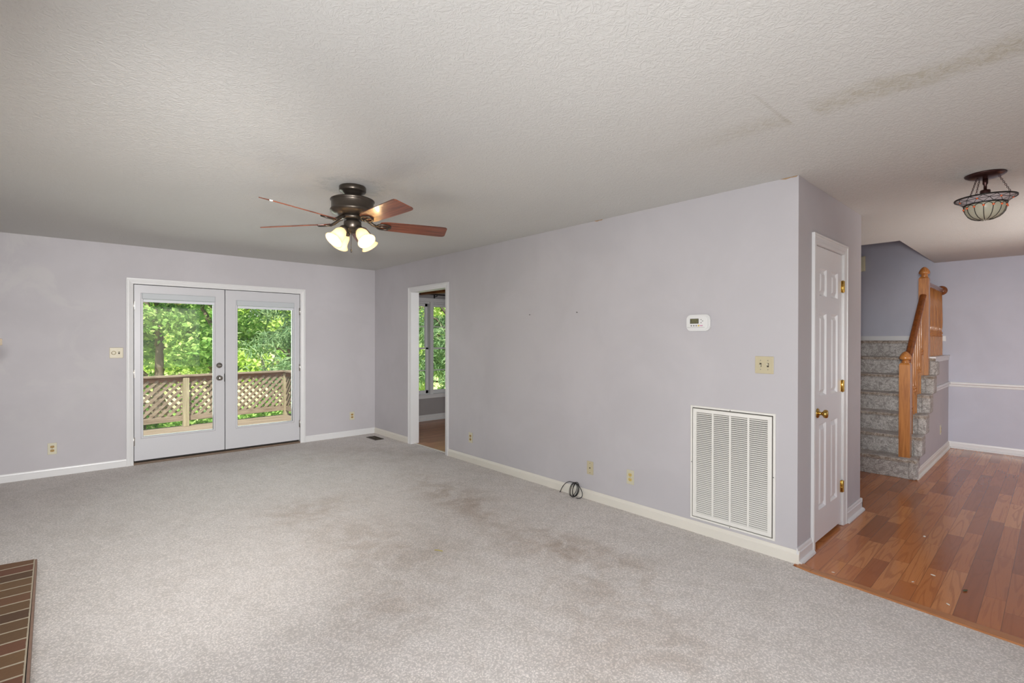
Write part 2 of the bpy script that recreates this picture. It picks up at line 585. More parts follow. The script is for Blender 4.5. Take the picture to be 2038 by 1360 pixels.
def m_ceiling():
    m = MAT('textured_ceiling_paint')
    m.set(0.9, 0, 0.15)
    P = m.pos()
    x, y, z = m.sep(P)
    wv = m.n('TexNoise'); wv.inputs['Scale'].default_value = 14; wv.inputs['Detail'].default_value = 2
    m.l(P, wv.inputs['Vector'])
    off = m.n('VectorMath'); off.operation = 'MULTIPLY_ADD'
    m.l(wv.outputs['Color'], off.inputs[0]); off.inputs[1].default_value = (0.06, 0.06, 0.0); m.l(P, off.inputs[2])
    n1 = m.noise(48, 3, 0.55, off.outputs[0], 1.2)
    n2 = m.noise(110, 3, 0.6, P, 0.5)
    h = m.math('ADD', m.rng(n1, 0.40, 0.62), m.math('MULTIPLY', n2, 0.55))
    base = (0.61, 0.603, 0.58, 1)
    # soot line along a framing joint and an old drywall patch
    sp = m.noise(26, 5, 0.8, P, 0.8)
    wob = m.math('MULTIPLY_ADD', m.noise(2.2, 3, 0.5, P), 0.22, -0.11)
    d = m.math('ABSOLUTE', m.math('SUBTRACT', m.math('ADD', x, wob), 2.47))
    band = m.math('MULTIPLY', m.rng(d, 0.15, 0.03), m.rng(y, 1.75, 0.2))
    gap = m.math('SUBTRACT', 1.0, m.math('MULTIPLY', m.rng(y, 0.72, 0.76), m.rng(y, 0.85, 0.845)))
    band = m.math('MULTIPLY', band, gap)
    k = m.math('MULTIPLY', band, m.math('MULTIPLY_ADD', m.rng(sp, 0.42, 0.62), 0.6, 0.25))
    col = m.mix(k, base, (0.45, 0.42, 0.34, 1))
    edge = m.math('MULTIPLY', m.rng(m.math('ABSOLUTE', m.math('SUBTRACT', y, 0.86)), 0.012, 0.002), m.math('MULTIPLY', m.rng(x, 2.1, 2.2), m.rng(x, 2.56, 2.53)))
    col = m.mix(m.math('MULTIPLY', edge, 0.3), col, (0.40, 0.38, 0.33, 1))
    # dust ring round the fan
    dx = m.math('SUBTRACT', x, 1.42); dy = m.math('SUBTRACT', y, 3.2)
    rr = m.math('SQRT', m.math('ADD', m.math('MULTIPLY', dx, dx), m.math('MULTIPLY', dy, dy)))
    ring = m.math('MULTIPLY', m.rng(m.math('ABSOLUTE', m.math('SUBTRACT', rr, 0.20)), 0.09, 0.0), m.rng(m.noise(18, 4, 0.7, P), 0.42, 0.62))
    col = m.mix(m.math('MULTIPLY', ring, 0.35), col, (0.36, 0.38, 0.38, 1))
    big = m.noise(0.8, 3, 0.5, P)
    col = m.mix(m.math('MULTIPLY', m.rng(big, 0.4, 0.65), 0.12), col, (0.56, 0.54, 0.50, 1))
    m.base(col)
    m.bump(h, 0.30, 0.006)
    return m.m


M_ceil = m_ceiling()


def m_glass(name, tint=(0.97, 0.99, 0.98, 1)):
    m = MAT(name)
    m.nt.nodes.remove(m.b)
    tr = m.n('BsdfTransparent'); tr.inputs[0].default_value = tint
    gl = m.n('BsdfGlossy'); gl.inputs['Roughness'].default_value = 0.01
    fr = m.n('Fresnel'); fr.inputs[0].default_value = 1.5
    mx = m.n('MixShader')
    m.l(fr.outputs[0], mx.inputs[0]); m.l(tr.outputs[0], mx.inputs[1]); m.l(gl.outputs[0], mx.inputs[2])
    m.l(mx.outputs[0], m.out.inputs[0])
    return m.m


M_glass = m_glass('clear_window_glass')


def m_shade(name, col, emit, strength):
    m = MAT(name)
    m.set(0.35, 0, 0.5)
    m.base(col)
    tl = m.n('BsdfTranslucent'); tl.inputs[0].default_value = col
    mx = m.n('MixShader'); mx.inputs[0].default_value = 0.6
    m.l(m.b.outputs[0], mx.inputs[1]); m.l(tl.outputs[0], mx.inputs[2])
    if strength > 0:
        m.b.inputs['Emission Color'].default_value = emit
        m.b.inputs['Emission Strength'].default_value = strength
    m.l(mx.outputs[0], m.out.inputs[0])
    return m.m


M_shade = m_shade('frosted_lit_glass', (0.85, 0.78, 0.62, 1), (1.0, 0.66, 0.34, 1), 0.14)
M_bulb = MAT('lit_bulb'); M_bulb.b.inputs['Emission Color'].default_value = (1.0, 0.86, 0.62, 1); M_bulb.b.inputs['Emission Strength'].default_value = 2.0
M_bulb = M_bulb.m
M_stained = m_shade('cream_stained_glass', (0.62, 0.60, 0.48, 1), (0, 0, 0, 1), 0)
M_stained2 = m_shade('pearl_stained_glass', (0.66, 0.60, 0.62, 1), (0, 0, 0, 1), 0)
M_jewel = plain('amber_red_glass_jewel', (0.55, 0.10, 0.03, 1), 0.15)


def m_leaf(name, stops, trans=0.45):
    m = MAT(name)
    g = m.n('NewGeometry')
    big = m.noise(0.9, 2, 0.5, g.outputs['Position'])
    v = m.math('ADD', m.math('MULTIPLY', g.outputs['Random Per Island'], 0.6), m.math('MULTIPLY', big, 0.45), clamp=True)
    c = m.ramp(v, stops)
    m.nt.nodes.remove(m.b)
    d = m.n('BsdfDiffuse'); t = m.n('BsdfTranslucent'); mx = m.n('MixShader')
    m.l(c, d.inputs[0]); m.l(c, t.inputs[0]); mx.inputs[0].default_value = trans
    m.l(d.outputs[0], mx.inputs[1]); m.l(t.outputs[0], mx.inputs[2])
    m.l(mx.outputs[0], m.out.inputs[0])
    return m.m


M_leafA = m_leaf('bright_green_leaves', [(0.0, (0.08, 0.19, 0.05, 1)), (0.35, (0.21, 0.40, 0.10, 1)), (0.7, (0.46, 0.66, 0.20, 1)), (1.0, (0.78, 0.86, 0.42, 1))])
M_leafB = m_leaf('blue_green_needles', [(0.0, (0.12, 0.22, 0.11, 1)), (0.5, (0.30, 0.46, 0.24, 1)), (1.0, (0.62, 0.74, 0.42, 1))])
M_leafC = m_leaf('yellow_green_leaves', [(0.0, (0.20, 0.36, 0.07, 1)), (0.45, (0.55, 0.72, 0.20, 1)), (1.0, (0.92, 0.94, 0.58, 1))])
_m = MAT('sunlit_lawn'); _m.set(0.95, 0, 0.1)
_m.base(_m.ramp(_m.math('ADD', _m.math('MULTIPLY', _m.noise(0.5, 5, 0.6, _m.pos()), 0.7), _m.math('MULTIPLY', _m.noise(14, 4, 0.7, _m.pos()), 0.35)),
                [(0.3, (0.30, 0.42, 0.13, 1)), (0.5, (0.60, 0.70, 0.28, 1)), (0.7, (0.80, 0.82, 0.48, 1))]))
M_lawn = _m.m


def m_brick():
    m = MAT('hearth_brick')
    m.set(0.7, 0, 0.3)
    x, y, z = m.sep(m.pos())
    # bricks lying across x with their ends on the slightly slanting front edge
    r = m.math('DIVIDE', m.math('SUBTRACT', 4.235, y), 0.1115)
    row = m.math('FLOOR', r); fr = m.math('SUBTRACT', r, row)
    edge = m.math('MULTIPLY_ADD', y, -0.01884, -0.0889)
    cx = m.math('DIVIDE', m.math('SUBTRACT', edge, x), 0.215)
    ci = m.math('FLOOR', cx); fx = m.math('SUBTRACT', cx, ci)
    w2 = m.n('TexWhiteNoise'); w2.noise_dimensions = '2D'; m.l(m.comb(row, ci, 0.0), w2.inputs['Vector'])
    c = m.ramp(w2.outputs['Value'], [(0.0, (0.105, 0.058, 0.034, 1)), (0.35, (0.15, 0.088, 0.045, 1)), (0.75, (0.18, 0.105, 0.052, 1)), (1.0, (0.17, 0.075, 0.045, 1))])
    n = m.noise(60, 4, 0.7, m.pos())
    c = m.mix(m.math('MULTIPLY', n, 0.5), c, m.mix(1.0, c, (0.5, 0.45, 0.4, 1), 'MULTIPLY'))
    e = m.math('MINIMUM', m.math('MINIMUM', fr, m.math('SUBTRACT', 1.0, fr)), m.math('MULTIPLY', m.math('MINIMUM', fx, m.math('SUBTRACT', 1.0, fx)), 2.0))
    k = m.rng(m.math('ADD', e, m.math('MULTIPLY', m.math('SUBTRACT', m.noise(30, 2, 0.5, m.pos()), 0.5), 0.04)), 0.062, 0.042)
    m.base(m.mix(k, c, (0.42, 0.36, 0.27, 1)))
    m.bump(m.math('SUBTRACT', m.math('MULTIPLY', n, 0.2), k), 0.5, 0.004)
    return m.m


M_brick = m_brick()
M_bricks = plain('hearth_brick_edge', (0.24, 0.15, 0.11, 1), 0.8, var=0.2, vscale=25, bump=0.3)

# ------------------------------------------------------------------ setting
H = 2.44
XL, XW, YF, Y2, XR, YB = -0.66, 3.395, 6.862, 1.09, 8.578, -2.2


def struct(name, mb, mats, parent=None, label=None):
    o = mb.build(name, mats, parent)
    if parent is None:
        o['kind'] = 'structure'
        if label: o['label'] = label
    return o


# transition line between carpet and planks
TO = [(3.08, -2.2), (3.244, 0.097), (3.318, 0.997), (3.343, 1.10)]
mb = MB()
mb.prism([(XL, YB), (TO[0][0], YB), TO[1], TO[2], TO[3], (XW, 1.10), (XW, 4.96), (3.448, 4.96), (3.448, 5.80), (XW, 5.80), (XW, YF), (XL, YF)], 'z', -0.05, 0.0)
struct('floor', mb, M_carpet, label='beige stained cut pile carpet of the living room')
mb = MB()
mb.prism([(TO[0][0]+.03, YB), (TO[1][0]+.03, TO[1][1]), (3.348, 1.0), (3.40, 1.3), (XR, 1.3), (XR, YB)], 'z', -0.05, -0.001)
mb.box(4.766, 6.4, 1.3, 3.5, -0.05, -0.001)
struct('floor.001', mb, M_oak, label='glossy reddish oak plank floor of the hall')
mb = MB()
mb.box(3.448, 6.4, 3.4, 7.29, -0.05, -0.002)
struct('floor.002', mb, M_oak2, label='brown plank floor of the dining room')
# ceiling with stair opening
mb = MB()
mb.box(XL, XR, YB, 1.10, H, H+.12)
mb.box(XL, 6.40, 1.10, 7.0, H, H+.12)
mb.box(6.40, XR+.1, 2.10, 3.5, H, H+.12)
struct('ceiling', mb, M_ceil, label='white stippled ceiling')
mb = MB()
mb.box(3.4, 6.5, 7.0, 7.4, H, H+.12)
struct('ceiling.001', mb, M_trim)
mb = MB()
mb.box(6.2, XR+.1, 1.0, 2.2, 4.9, 5.0)
struct('ceiling.002', mb, M_ceil)
# far wall
DX0, DX1, DZ = 0.500, 2.318, 2.028
mb = MB()
mb.box(XL-.12, DX0, YF, YF+.14, -0.05, H)
mb.box(DX1, XW, YF, YF+.14, -0.05, H)
mb.box(DX0, DX1, YF, YF+.14, DZ, H)
struct('wall_far', mb, M_wallf, label='lavender grey wall with the glass doors')
# long wall
OY0, OY1, OZ = 4.975, 5.80, 2.042
mb = MB()
mb.box(XW, XW+.105, Y2, OY0, -0.05, H)
mb.box(XW, XW+.105, OY1, 7.3, -0.05, H)
mb.box(XW, XW+.105, OY0, OY1, OZ, H)
struct('wall_right', mb, M_wall, label='long lavender grey wall with the return grille')
mb = MB()
CX0, CX1, CZ = 3.715, 4.352, 2.052
mb.box(XW+.003, CX0, Y2+.001, Y2+.1, -0.05, H-.001)
mb.box(CX1, 4.866, Y2+.001, Y2+.1, -0.05, H-.001)
mb.box(CX0, CX1, Y2+.001, Y2+.1, CZ, H-.001)
mb.box(4.766, 4.866, Y2+.1, 3.5, -0.05, H)
mb.box(XW+.105, 4.766, 1.75, 1.80, -0.05, H)
struct('wall_closet', mb, M_wall, label='grey closet wall beside the hall')
mb = MB()
mb.box(XL-.12, XL, YB-.1, YF+.14, -0.05, H)
struct('wall_left', mb, M_wall)
# back wall with windows (behind the camera)
mb = MB()
BW = [(XL-.12, 0.05), (2.65, 5.1), (7.7, XR+.12)]
for a, b in BW: mb.box(a, b, YB-.12, YB, -0.05, H)
for a, b in ((0.05, 2.65), (5.1, 7.7)):
    mb.box(a, b, YB-.12, YB, -0.05, 0.4)
    mb.box(a, b, YB-.12, YB, 2.28, H)
struct('wall_back', mb, M_hall)
mb = MB()
mb.box(XR, XR+.12, YB, 2.2, -0.05, 5.0)
struct('wall_hall', mb, M_hall, label='pale lavender hall wall behind the stairs')
mb = MB()
mb.box(6.3, XR, 2.10, 2.2, -0.05, 5.0)
mb.box(6.28, 6.399, 1.10, 2.2, H+.02, 4.9)
mb.box(6.40, XR, 1.0, 1.099, H+.02, 4.9)
mb.box(6.3, 6.4, 2.2, 3.5, -0.05, H)
mb.box(4.866, 6.3, 3.4, 3.5, -0.05, H)
struct('wall_stairwell', mb, M_hall)
# dining room shell, window opening in its far wall
WX0, WX1, WZ0, WZ1 = 3.86, 5.47, 0.44, 2.055
mb = MB()
mb.box(3.5, WX0, 7.29, 7.43, -0.05, H)
mb.box(WX1, 6.4, 7.29, 7.43, -0.05, H)
mb.box(WX0, WX1, 7.29, 7.43, -0.05, WZ0)
mb.box(WX0, WX1, 7.29, 7.43, WZ1, H)
mb.box(6.3, 6.4, 3.5, 7.29, -0.05, H)
mb.box(3.5, 4.766, 3.4, 3.5, -0.05, H)
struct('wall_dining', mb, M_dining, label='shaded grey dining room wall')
mb = MB()
mb.box(3.5, 6.3, 3.5, 7.289, H-.02, H-.001)
struct('ceiling.003', mb, M_ceil)


# baseboards
def base_profile(h, t):
    return [(0, 0), (t, 0), (t, h*0.72), (t*0.72, h*0.78), (t*0.55, h*0.92), (t*0.3, h), (0, h)]


def baseboard(name, a, b, nrm, h=0.082, t=0.014, mat=None, shoe=False, label=None):
    """run from a to b along a wall whose room side is nrm"""
    a = Vector((a[0], a[1], 0)); b = Vector((b[0], b[1], 0)); n = Vector((nrm[0], nrm[1], 0))
    bm = MB()
    pr = base_profile(h, t)
    if shoe:
        s = 0.018
        pr = [(0, 0), (t+s, 0), (t+s, 0.006), (t+s*.75, 0.016), (t, 0.022)] + pr[2:]
    lo = [bm.bm.verts.new(a + n*p + Vector((0, 0, q))) for p, q in pr]
    hi = [bm.bm.verts.new(b + n*p + Vector((0, 0, q))) for p, q in pr]
    k = len(pr)
    bm.bm.faces.new(lo); bm.bm.faces.new(hi)
    for i in range(k): bm.bm.faces.new((lo[i], lo[(i+1) % k], hi[(i+1) % k], hi[i]))
    return struct(name, bm, mat or M_trim, label=label)


baseboard('baseboard_far', (XL, YF), (0.449, YF), (0, -1))
baseboard('baseboard_far.001', (2.372, YF), (XW, YF), (0, -1))
baseboard('baseboard_right', (XW, 1.075), (XW, 4.918), (-1, 0), 0.082, 0.014, M_cream)
baseboard('baseboard_right.001', (XW, 5.888), (XW, YF), (-1, 0), 0.082, 0.014, M_cream)
baseboard('baseboard_closet', (XW-.012, Y2), (3.645, Y2), (0, -1), 0.098, 0.014, M_trim, True)
baseboard('baseboard_closet.001', (4.43, Y2), (4.88, Y2), (0, -1), 0.098, 0.014, M_trim, True)
baseboard('baseboard_closet.002', (4.866, 1.076), (4.866, 3.4), (1, 0), 0.098, 0.014, M_trim, True)
baseboard('baseboard_hall', (XR, YB), (XR, 0.955), (-1, 0), 0.085, 0.014, M_trim, True)
baseboard('baseboard_left', (XL, 4.3), (XL, YF), (1, 0))
baseboard('baseboard_dining', (3.5, 7.29), (6.3, 7.29), (0, -1), 0.10, 0.016, M_trim, True)
mb = MB(); mb.box(XR-.014, XR, 0.985, 2.10, 1.395, 1.465, 0.003)
struct('baseboard_landing', mb, M_trim, label='white baseboard on top of the stair landing')


# chair rail
def chair_rail(bm, a, b, nrm, z0=0.803, z1=0.864):
    a = Vector((a[0], a[1], 0)); b = Vector((b[0], b[1], 0)); n = Vector((nrm[0], nrm[1], 0))
    hh = z1-z0
    pr = [(0, 0), (.008, 0), (.012, .18*hh), (.010, .34*hh), (.018, .5*hh), (.024, .66*hh), (.024, .84*hh), (.016, hh), (0, hh)]
    lo = [bm.bm.verts.new(a + n*p + Vector((0, 0, z0+q))) for p, q in pr]
    hi = [bm.bm.verts.new(b + n*p + Vector((0, 0, z0+q))) for p, q in pr]
    k = len(pr)
    bm.bm.faces.new(lo); bm.bm.faces.new(hi)
    for i in range(k): bm.bm.faces.new((lo[i], lo[(i+1) % k], hi[(i+1) % k], hi[i]))


mb = MB()
chair_rail(mb, (XR, YB), (XR, 0.96), (-1, 0))
chair_rail(mb, (7.30, 0.958), (XR, 0.958), (0, -1))
struct('trim_1', mb, M_trim, label='white chair rail along the hall wall and stair side')

# flooring transition strip: mitred oak reducer
mb = MB()
mb.prism([(TO[0][0], YB), TO[1], TO[2], (3.372, 0.990), (3.312, 0.09), (TO[0][0]+.068, YB)], 'z', -0.01, 0.009, 0.002)
mb.prism([TO[2], (3.343, 1.078), (3.41, 1.070), (3.372, 0.990)], 'z', -0.01, 0.0088, 0.002)
tag(mb.build('transition_strip', M_strip), 'golden oak strip between beige carpet and hall planks', 'floor trim')


# ------------------------------------------------------------------ casings
def mframe(bm, u0, u1, v0, v1, prof, place, closed):
    """moulding with mitred corners round an opening; prof = (outward offset, relief); place maps (u, v, relief) to 3D"""
    loops = []
    for o_, d_ in prof:
        if closed: p = [(u0-o_, v0-o_), (u0-o_, v1+o_), (u1+o_, v1+o_), (u1+o_, v0-o_)]
        else: p = [(u0-o_, v0), (u0-o_, v1+o_), (u1+o_, v1+o_), (u1+o_, v0)]
        loops.append([bm.bm.verts.new(place(a, b, d_)) for a, b in p])
    n = len(prof)
    for i in range(n):
        A, B = loops[i], loops[(i+1) % n]
        for k in range(4 if closed else 3):
            q = (k+1) % 4
            bm.bm.faces.new((A[k], A[q], B[q], B[k]))
    if not closed:
        bm.bm.faces.new([l[0] for l in loops]); bm.bm.faces.new([l[3] for l in loops])
    return bm


def cprof(w_, t):
    return [(0, 0), (0, t*.55), (.004, t*.7), (w_*.30, t*.85), (w_*.34, t*.72), (w_*.62, t), (w_-.016, t), (w_-.014, t*1.35), (w_-.003, t*1.4), (w_, t*1.25), (w_, 0)]


def casing(x0, x1, ztop, wid, y, face, out=0.016, zb=0.0, bev=0.004):
    return mframe(MB(), x0, x1, zb, ztop, cprof(wid, out), lambda a, b, d: (a, y+face*d, b), False)


# ---- French door
d1 = empty('door_1', (1.409, YF, 0)); d1['kind'] = 'structure'
d1['label'] = 'white double glass door onto the deck'


def at_parent(o, par):
    """keep world placement of a mesh built in world coordinates under a parent"""
    o.parent = par
    m = Matrix.Identity(4)
    p = par
    while p is not None:
        m = (Matrix.Translation(p.location) @ Matrix.Rotation(p.rotation_euler.z, 4, 'Z')) @ m if False else m
        p = p.parent
    loc = Vector((0, 0, 0)); p = par
    while p is not None:
        loc += Vector(p.location); p = p.parent
    me = o.data
    me.transform(Matrix.Translation(-loc))
    return o


cs = casing(0.512, 2.306, 2.018, 0.064, YF, -1)
at_parent(cs.build('casing', M_trim), d1)
mb = MB()
mb.box(0.500, 0.512, YF+.001, YF+.139, 0, 2.018); mb.box(2.306, 2.318, YF+.001, YF+.139, 0, 2.018); mb.box(0.500, 2.318, YF+.001, YF+.139, 2.018, 2.028)
at_parent(mb.build('jamb', M_trim), d1)
mb = MB()
mb.box(0.512, 2.306, YF-.012, YF+.14, -0.02, 0.022, 0.004)
at_parent(mb.build('sill', M_sill), d1)
mb = MB()
mb.box(0.512, 0.530, YF+.053, YF+.066, 0.022, 2.018); mb.box(2.288, 2.306, YF+.053, YF+.066, 0.022, 2.018); mb.box(0.530, 2.288, YF+.053, YF+.066, 1.995, 2.018)
mb.box(1.395, 1.423, YF+.053, YF+.066, 0.022, 1.995); mb.box(0.530, 2.288, YF+.030, YF+.045, 0.022, 0.0415)
at_parent(mb.build('weatherstrip', M_dark), d1)


def door_leaf(x0, x1, gx0, gx1, gz0, gz1, knobs):
    par = empty('door_leaf', (x0-1.409, 0, 0)); par.parent = d1
    yf, yb = YF+.006, YF+.050
    b = MB()
    b.box(x0, gx0, yf, yb, 0.042, 2.011); b.box(gx1, x1, yf, yb, 0.042, 2.011)
    b.box(gx0, gx1, yf, yb, 0.042, gz0); b.box(gx0, gx1, yf, yb, gz1, 2.011)
    at_parent(b.build('stile_and_rail_frame', M_door), par)
    b = MB()
    mw, e = 0.024, 0.009
    mframe(b, gx0, gx1, gz0, gz1, [(0, -.012), (0, e*.6), (.004, e), (mw*.7, e), (mw, e*.3), (mw, 0)], lambda a_, b_, d_: (a_, yf-d_, b_), True)
    at_parent(b.build('glazing_bead', M_door), par)
    b = MB(); b.box(gx0-.004, gx1+.004, yf+.016, yf+.020, gz0-.004, gz1+.004)
    at_parent(b.build('glass_pane', M_glass), par)
    # roller shade drawn up
    b = MB(); b.box(gx0-.012, gx1+.018, yf-.030, yf-.002, gz1-.045, gz1+.022, 0.006)
    sh = b.build('roller_shade', M_blind); at_parent(sh, par)
    b = MB()
    b.box(gx0-.002, gx1+.006, yf-.024, yf-.004, gz1-.078, gz1-.047, 0.004)
    at_parent(b.build('shade_bottom_rail', M_blind2), sh) if False else at_parent(b.build('shade_bottom_rail', M_blind2), par)
    for hz in (1.78, 1.02, 0.26):
        xh = x0-.005 if x0 < 1 else x1+.005
        b = MB()
        b.lathe([(0, -.052), (.004, -.050), (.007, -.046), (.007, .046), (.004, .050), (0, .052)], 10, Matrix.Translation((xh, yf-.006, hz)))
        b.box(xh-.012, xh+.012, yf-.002, yf+.002, hz-.045, hz+.045)
        at_parent(b.build('hinge', M_nickel), par)
    if knobs:
        Rm = Matrix.Rotation(R(90), 4, 'X')
        for nm, z, pr in (('knob', 0.929, [(0, 0), (.033, 0), (.033, .006), (.028, .010), (.013, .014), (.012, .030), (.020, .036), (.028, .046), (.029, .056), (.024, .066), (.010, .071), (0, .071)]),
                          ('deadbolt', 1.083, [(0, 0), (.033, 0), (.033, .010), (.030, .016), (.014, .018), (.012, .020), (0, .020)])):
            b = MB()
            b.lathe(pr, 28, Matrix.Translation((1.347, yf, z)) @ Rm)
            if nm == 'deadbolt': b.box(1.347-.018, 1.347+.018, yf-.036, yf-.018, z-.006, z+.006, 0.002)
            at_parent(b.build(nm, M_nickel), par)
        b = MB(); b.box(x1-.004, x1+.004, yf-.006, yf+.002, 0.88, 0.98, 0.002)
        at_parent(b.build('strike_plate', M_black), par)
    return par


door_leaf(0.519, 1.4045, 0.600, 1.283, 0.308, 1.898, True)
lf = door_leaf(1.4135, 2.299, 1.548, 2.206, 0.308, 1.868, False)
mb = MB(); mb.box(2.232, 2.242, YF-.004, YF+.006, 0.72, 1.84, 0.003)
at_parent(mb.build('shade_slider', M_blind2), lf)

# ---- cased opening to dining room
mb = MB()
def ycasing(y0, y1, ztop, wid, x, face, out=0.016):
    return mframe(MB(), y0, y1, 0, ztop, cprof(wid, out), lambda a, b, d: (x+face*d, a, b), False)


d2 = empty('door_2', (XW, 5.39, 0)); d2['kind'] = 'structure'; d2['label'] = 'white cased opening to the dining room'
at_parent(ycasing(4.984, 5.792, 2.036, 0.066, XW, -1).build('casing', M_trim), d2)
mb = MB()
mb.box(XW-.001, XW+.112, OY0-.001, 4.984, 0, 2.036); mb.box(XW-.001, XW+.112, 5.792, OY1+.001, 0, 2.036); mb.box(XW-.001, XW+.112, OY0-.001, OY1+.001, 2.036, OZ)
at_parent(mb.build('jamb', M_trim), d2)
mb = MB(); mb.box(3.440, 3.462, 4.984, 5.792, -0.01, 0.005, 0.002)
at_parent(mb.build('threshold', M_cream), d2)

# ---- six-panel closet door
d3 = empty('door_3', (4.03, Y2, 0)); d3['kind'] = 'structure'; d3['label'] = 'narrow white six panel closet door with brass knob'
at_parent(casing(3.713, 4.352, 2.052, 0.068, Y2, -1, 0.014).build('casing', M_trim), d3)
mb = MB()
mb.box(3.708, 3.718, Y2, Y2+.099, 0.004, 2.050); mb.box(4.345, 4.355, Y2, Y2+.099, 0.004, 2.050); mb.box(3.708, 4.355, Y2, Y2+.099, 2.050, 2.060)
mb.box(3.708, 4.355, Y2+.04, Y2+.099, 0.0, 0.004)
at_parent(mb.build('jamb', M_trim), d3)
SX0, SX1, SZ0, SZ1 = 3.720, 4.343, 0.028, 2.047
PX = [(3.822, 3.978), (4.085, 4.241)]
PZ = [(0.235, 0.825), (1.020, 1.592), (1.712, 1.902)]


def panel_door():
    b = MB()
    yf = Y2+.005
    xs = [SX0, PX[0][0], PX[0][1], PX[1][0], PX[1][1], SX1]
    zs = [SZ0, PZ[0][0], PZ[0][1], PZ[1][0], PZ[1][1], PZ[2][0], PZ[2][1], SZ1]
    for i in range(5):
        for j in range(7):
            if i in (1, 3) and j in (1, 3, 5): continue
            b.box(xs[i], xs[i+1], yf, yf+.034, zs[j], zs[j+1])
    bmesh.ops.remove_doubles(b.bm, verts=b.bm.verts[:], dist=1e-5)
    # raised panels: frame slopes in, then up again to the field
    for (a, c) in PX:
        for (p, q) in PZ:
            def ring(ins, d):
                return [b.bm.verts.new(v) for v in ((a+ins, yf+d, p+ins), (c-ins, yf+d, p+ins), (c-ins, yf+d, q-ins), (a+ins, yf+d, q-ins))]
            rs = [ring(0, 0), ring(.012, .015), ring(.020, .015), ring(.042, .002)]
            for r0, r1 in zip(rs, rs[1:]):
                for k in range(4): b.bm.faces.new((r0[k], r0[(k+1) % 4], r1[(k+1) % 4], r1[k]))
            b.bm.faces.new(rs[-1])
    return b.build('door_leaf', M_gdoor, recalc=False)


leaf = panel_door(); at_parent(leaf, d3)
Rm = Matrix.Rotation(R(90), 4, 'X')
mb = MB()
mb.lathe([(0, 0), (.033, 0), (.034, .004), (.028, .009), (.013, .012), (.011, .028), (.016, .034), (.027, .042), (.029, .052), (.025, .061), (.010, .065), (0, .065)], 32, Matrix.Translation((3.787, Y2+.005, 0.907)) @ Rm)
at_parent(mb.build('door_knob', M_brass), d3)
for hz in (1.81, 1.06, 0.30):
    mb = MB()
    mb.lathe([(0, -.049), (.004, -.046), (.0065, -.043), (.0065, .043), (.004, .046), (0, .049)], 10, Matrix.Translation((4.338, Y2-.003, hz)))
    mb.box(4.338, 4.352, Y2-.014, Y2+.004, hz-.043, hz+.043, 0.001)
    mb.box(4.318, 4.338, Y2+.001, Y2+.0055, hz-.043, hz+.043)
    at_parent(mb.build('hinge', M_brass), d3)

# ---- dining window: twin double-hung
def twin_window():
    wn = empty('window_1', (4.665, 7.29, 0)); wn['kind'] = 'structure'; wn['label'] = 'white twin sash window seen through the dining opening'
    b = casing(WX0, WX1, WZ1, 0.065, 7.29, -1, 0.018, WZ0)
    b.box(WX0-.065, WX1+.065, 7.262, 7.29, WZ0-.055, WZ0+.004, 0.004)
    b.box(WX0-.08, WX1+.08, 7.25, 7.31, WZ0-.002, WZ0+.018, 0.004)
    at_parent(b.build('casing', M_trim), wn)
    b = MB(); b.box(4.632, 4.696, 7.272, 7.42, WZ0, WZ1, 0.003)
    b.box(WX0, WX1, 7.31, 7.43, WZ0, WZ0+.03); b.box(WX0, WX1, 7.31, 7.43, WZ1-.03, WZ1)
    b.box(WX0, WX0+.02, 7.31, 7.43, WZ0, WZ1); b.box(WX1-.02, WX1, 7.31, 7.43, WZ0, WZ1)
    at_parent(b.build('mullion', M_trim), wn)
    for (a, c) in ((WX0+.02, 4.632), (4.696, WX1-.02)):
        for nm, y, z0, z1 in (('upper_sash', 7.375, 1.235, WZ1-.03), ('lower_sash', 7.345, WZ0+.03, 1.262)):
            b = MB(); s = 0.045
            b.box(a, a+s, y, y+.028, z0, z1); b.box(c-s, c, y, y+.028, z0, z1)
            b.box(a, c, y, y+.028, z0, z0+(.05 if nm[0] == 'l' else .028)); b.box(a, c, y, y+.028, z1-(.028 if nm[0] == 'l' else .045), z1)
            zm = (z0+z1)/2
            b.box(a, c, y+.008, y+.020, zm-.008, zm+.008); b.box((a+c)/2-.008, (a+c)/2+.008, y+.008, y+.020, z0, z1)
            so = b.build(nm, M_trim); at_parent(so, wn)
            g = MB(); g.box(a+.02, c-.02, y+.012, y+.015, z0+.02, z1-.02)
            go = g.build('glass_pane', M_glass); go.parent = so
            go.data.transform(Matrix.Translation((-4.665, -7.29, 0)))
twin_window()
rod = empty('curtain_rod', (4.7, 7.20, 2.18))
mb = MB(); mb.tube([(-1.05, 0, 0), (1.05, 0, 0)], 0.010, 10)
for sx in (-1.07, 1.07): mb.sphere((sx, 0, 0), 0.022)
mb.build('rod', M_rod, rod)
for bx in (-0.95, 0.02, 0.95):
    mb = MB(); mb.tube([(bx, 0.0, 0), (bx, 0.0, -0.025), (bx, 0.05, -0.03), (bx, 0.09, -0.03)], 0.007, 8); mb.box(bx-.012, bx+.012, 0.083, 0.09, -0.06, 0.0)
    mb.build('bracket', M_rod, rod)
tag(rod, 'black curtain rod above the dining room window', 'curtain rod')
mb = MB(); mb.bar((4.408, 7.285, 2.232), (4.975, 5.71, 2.265), 0.10, 0.14, 0.004)
tag(mb.build('ceiling_beam', M_beam), 'brown wooden beam under the dining room ceiling', 'beam')

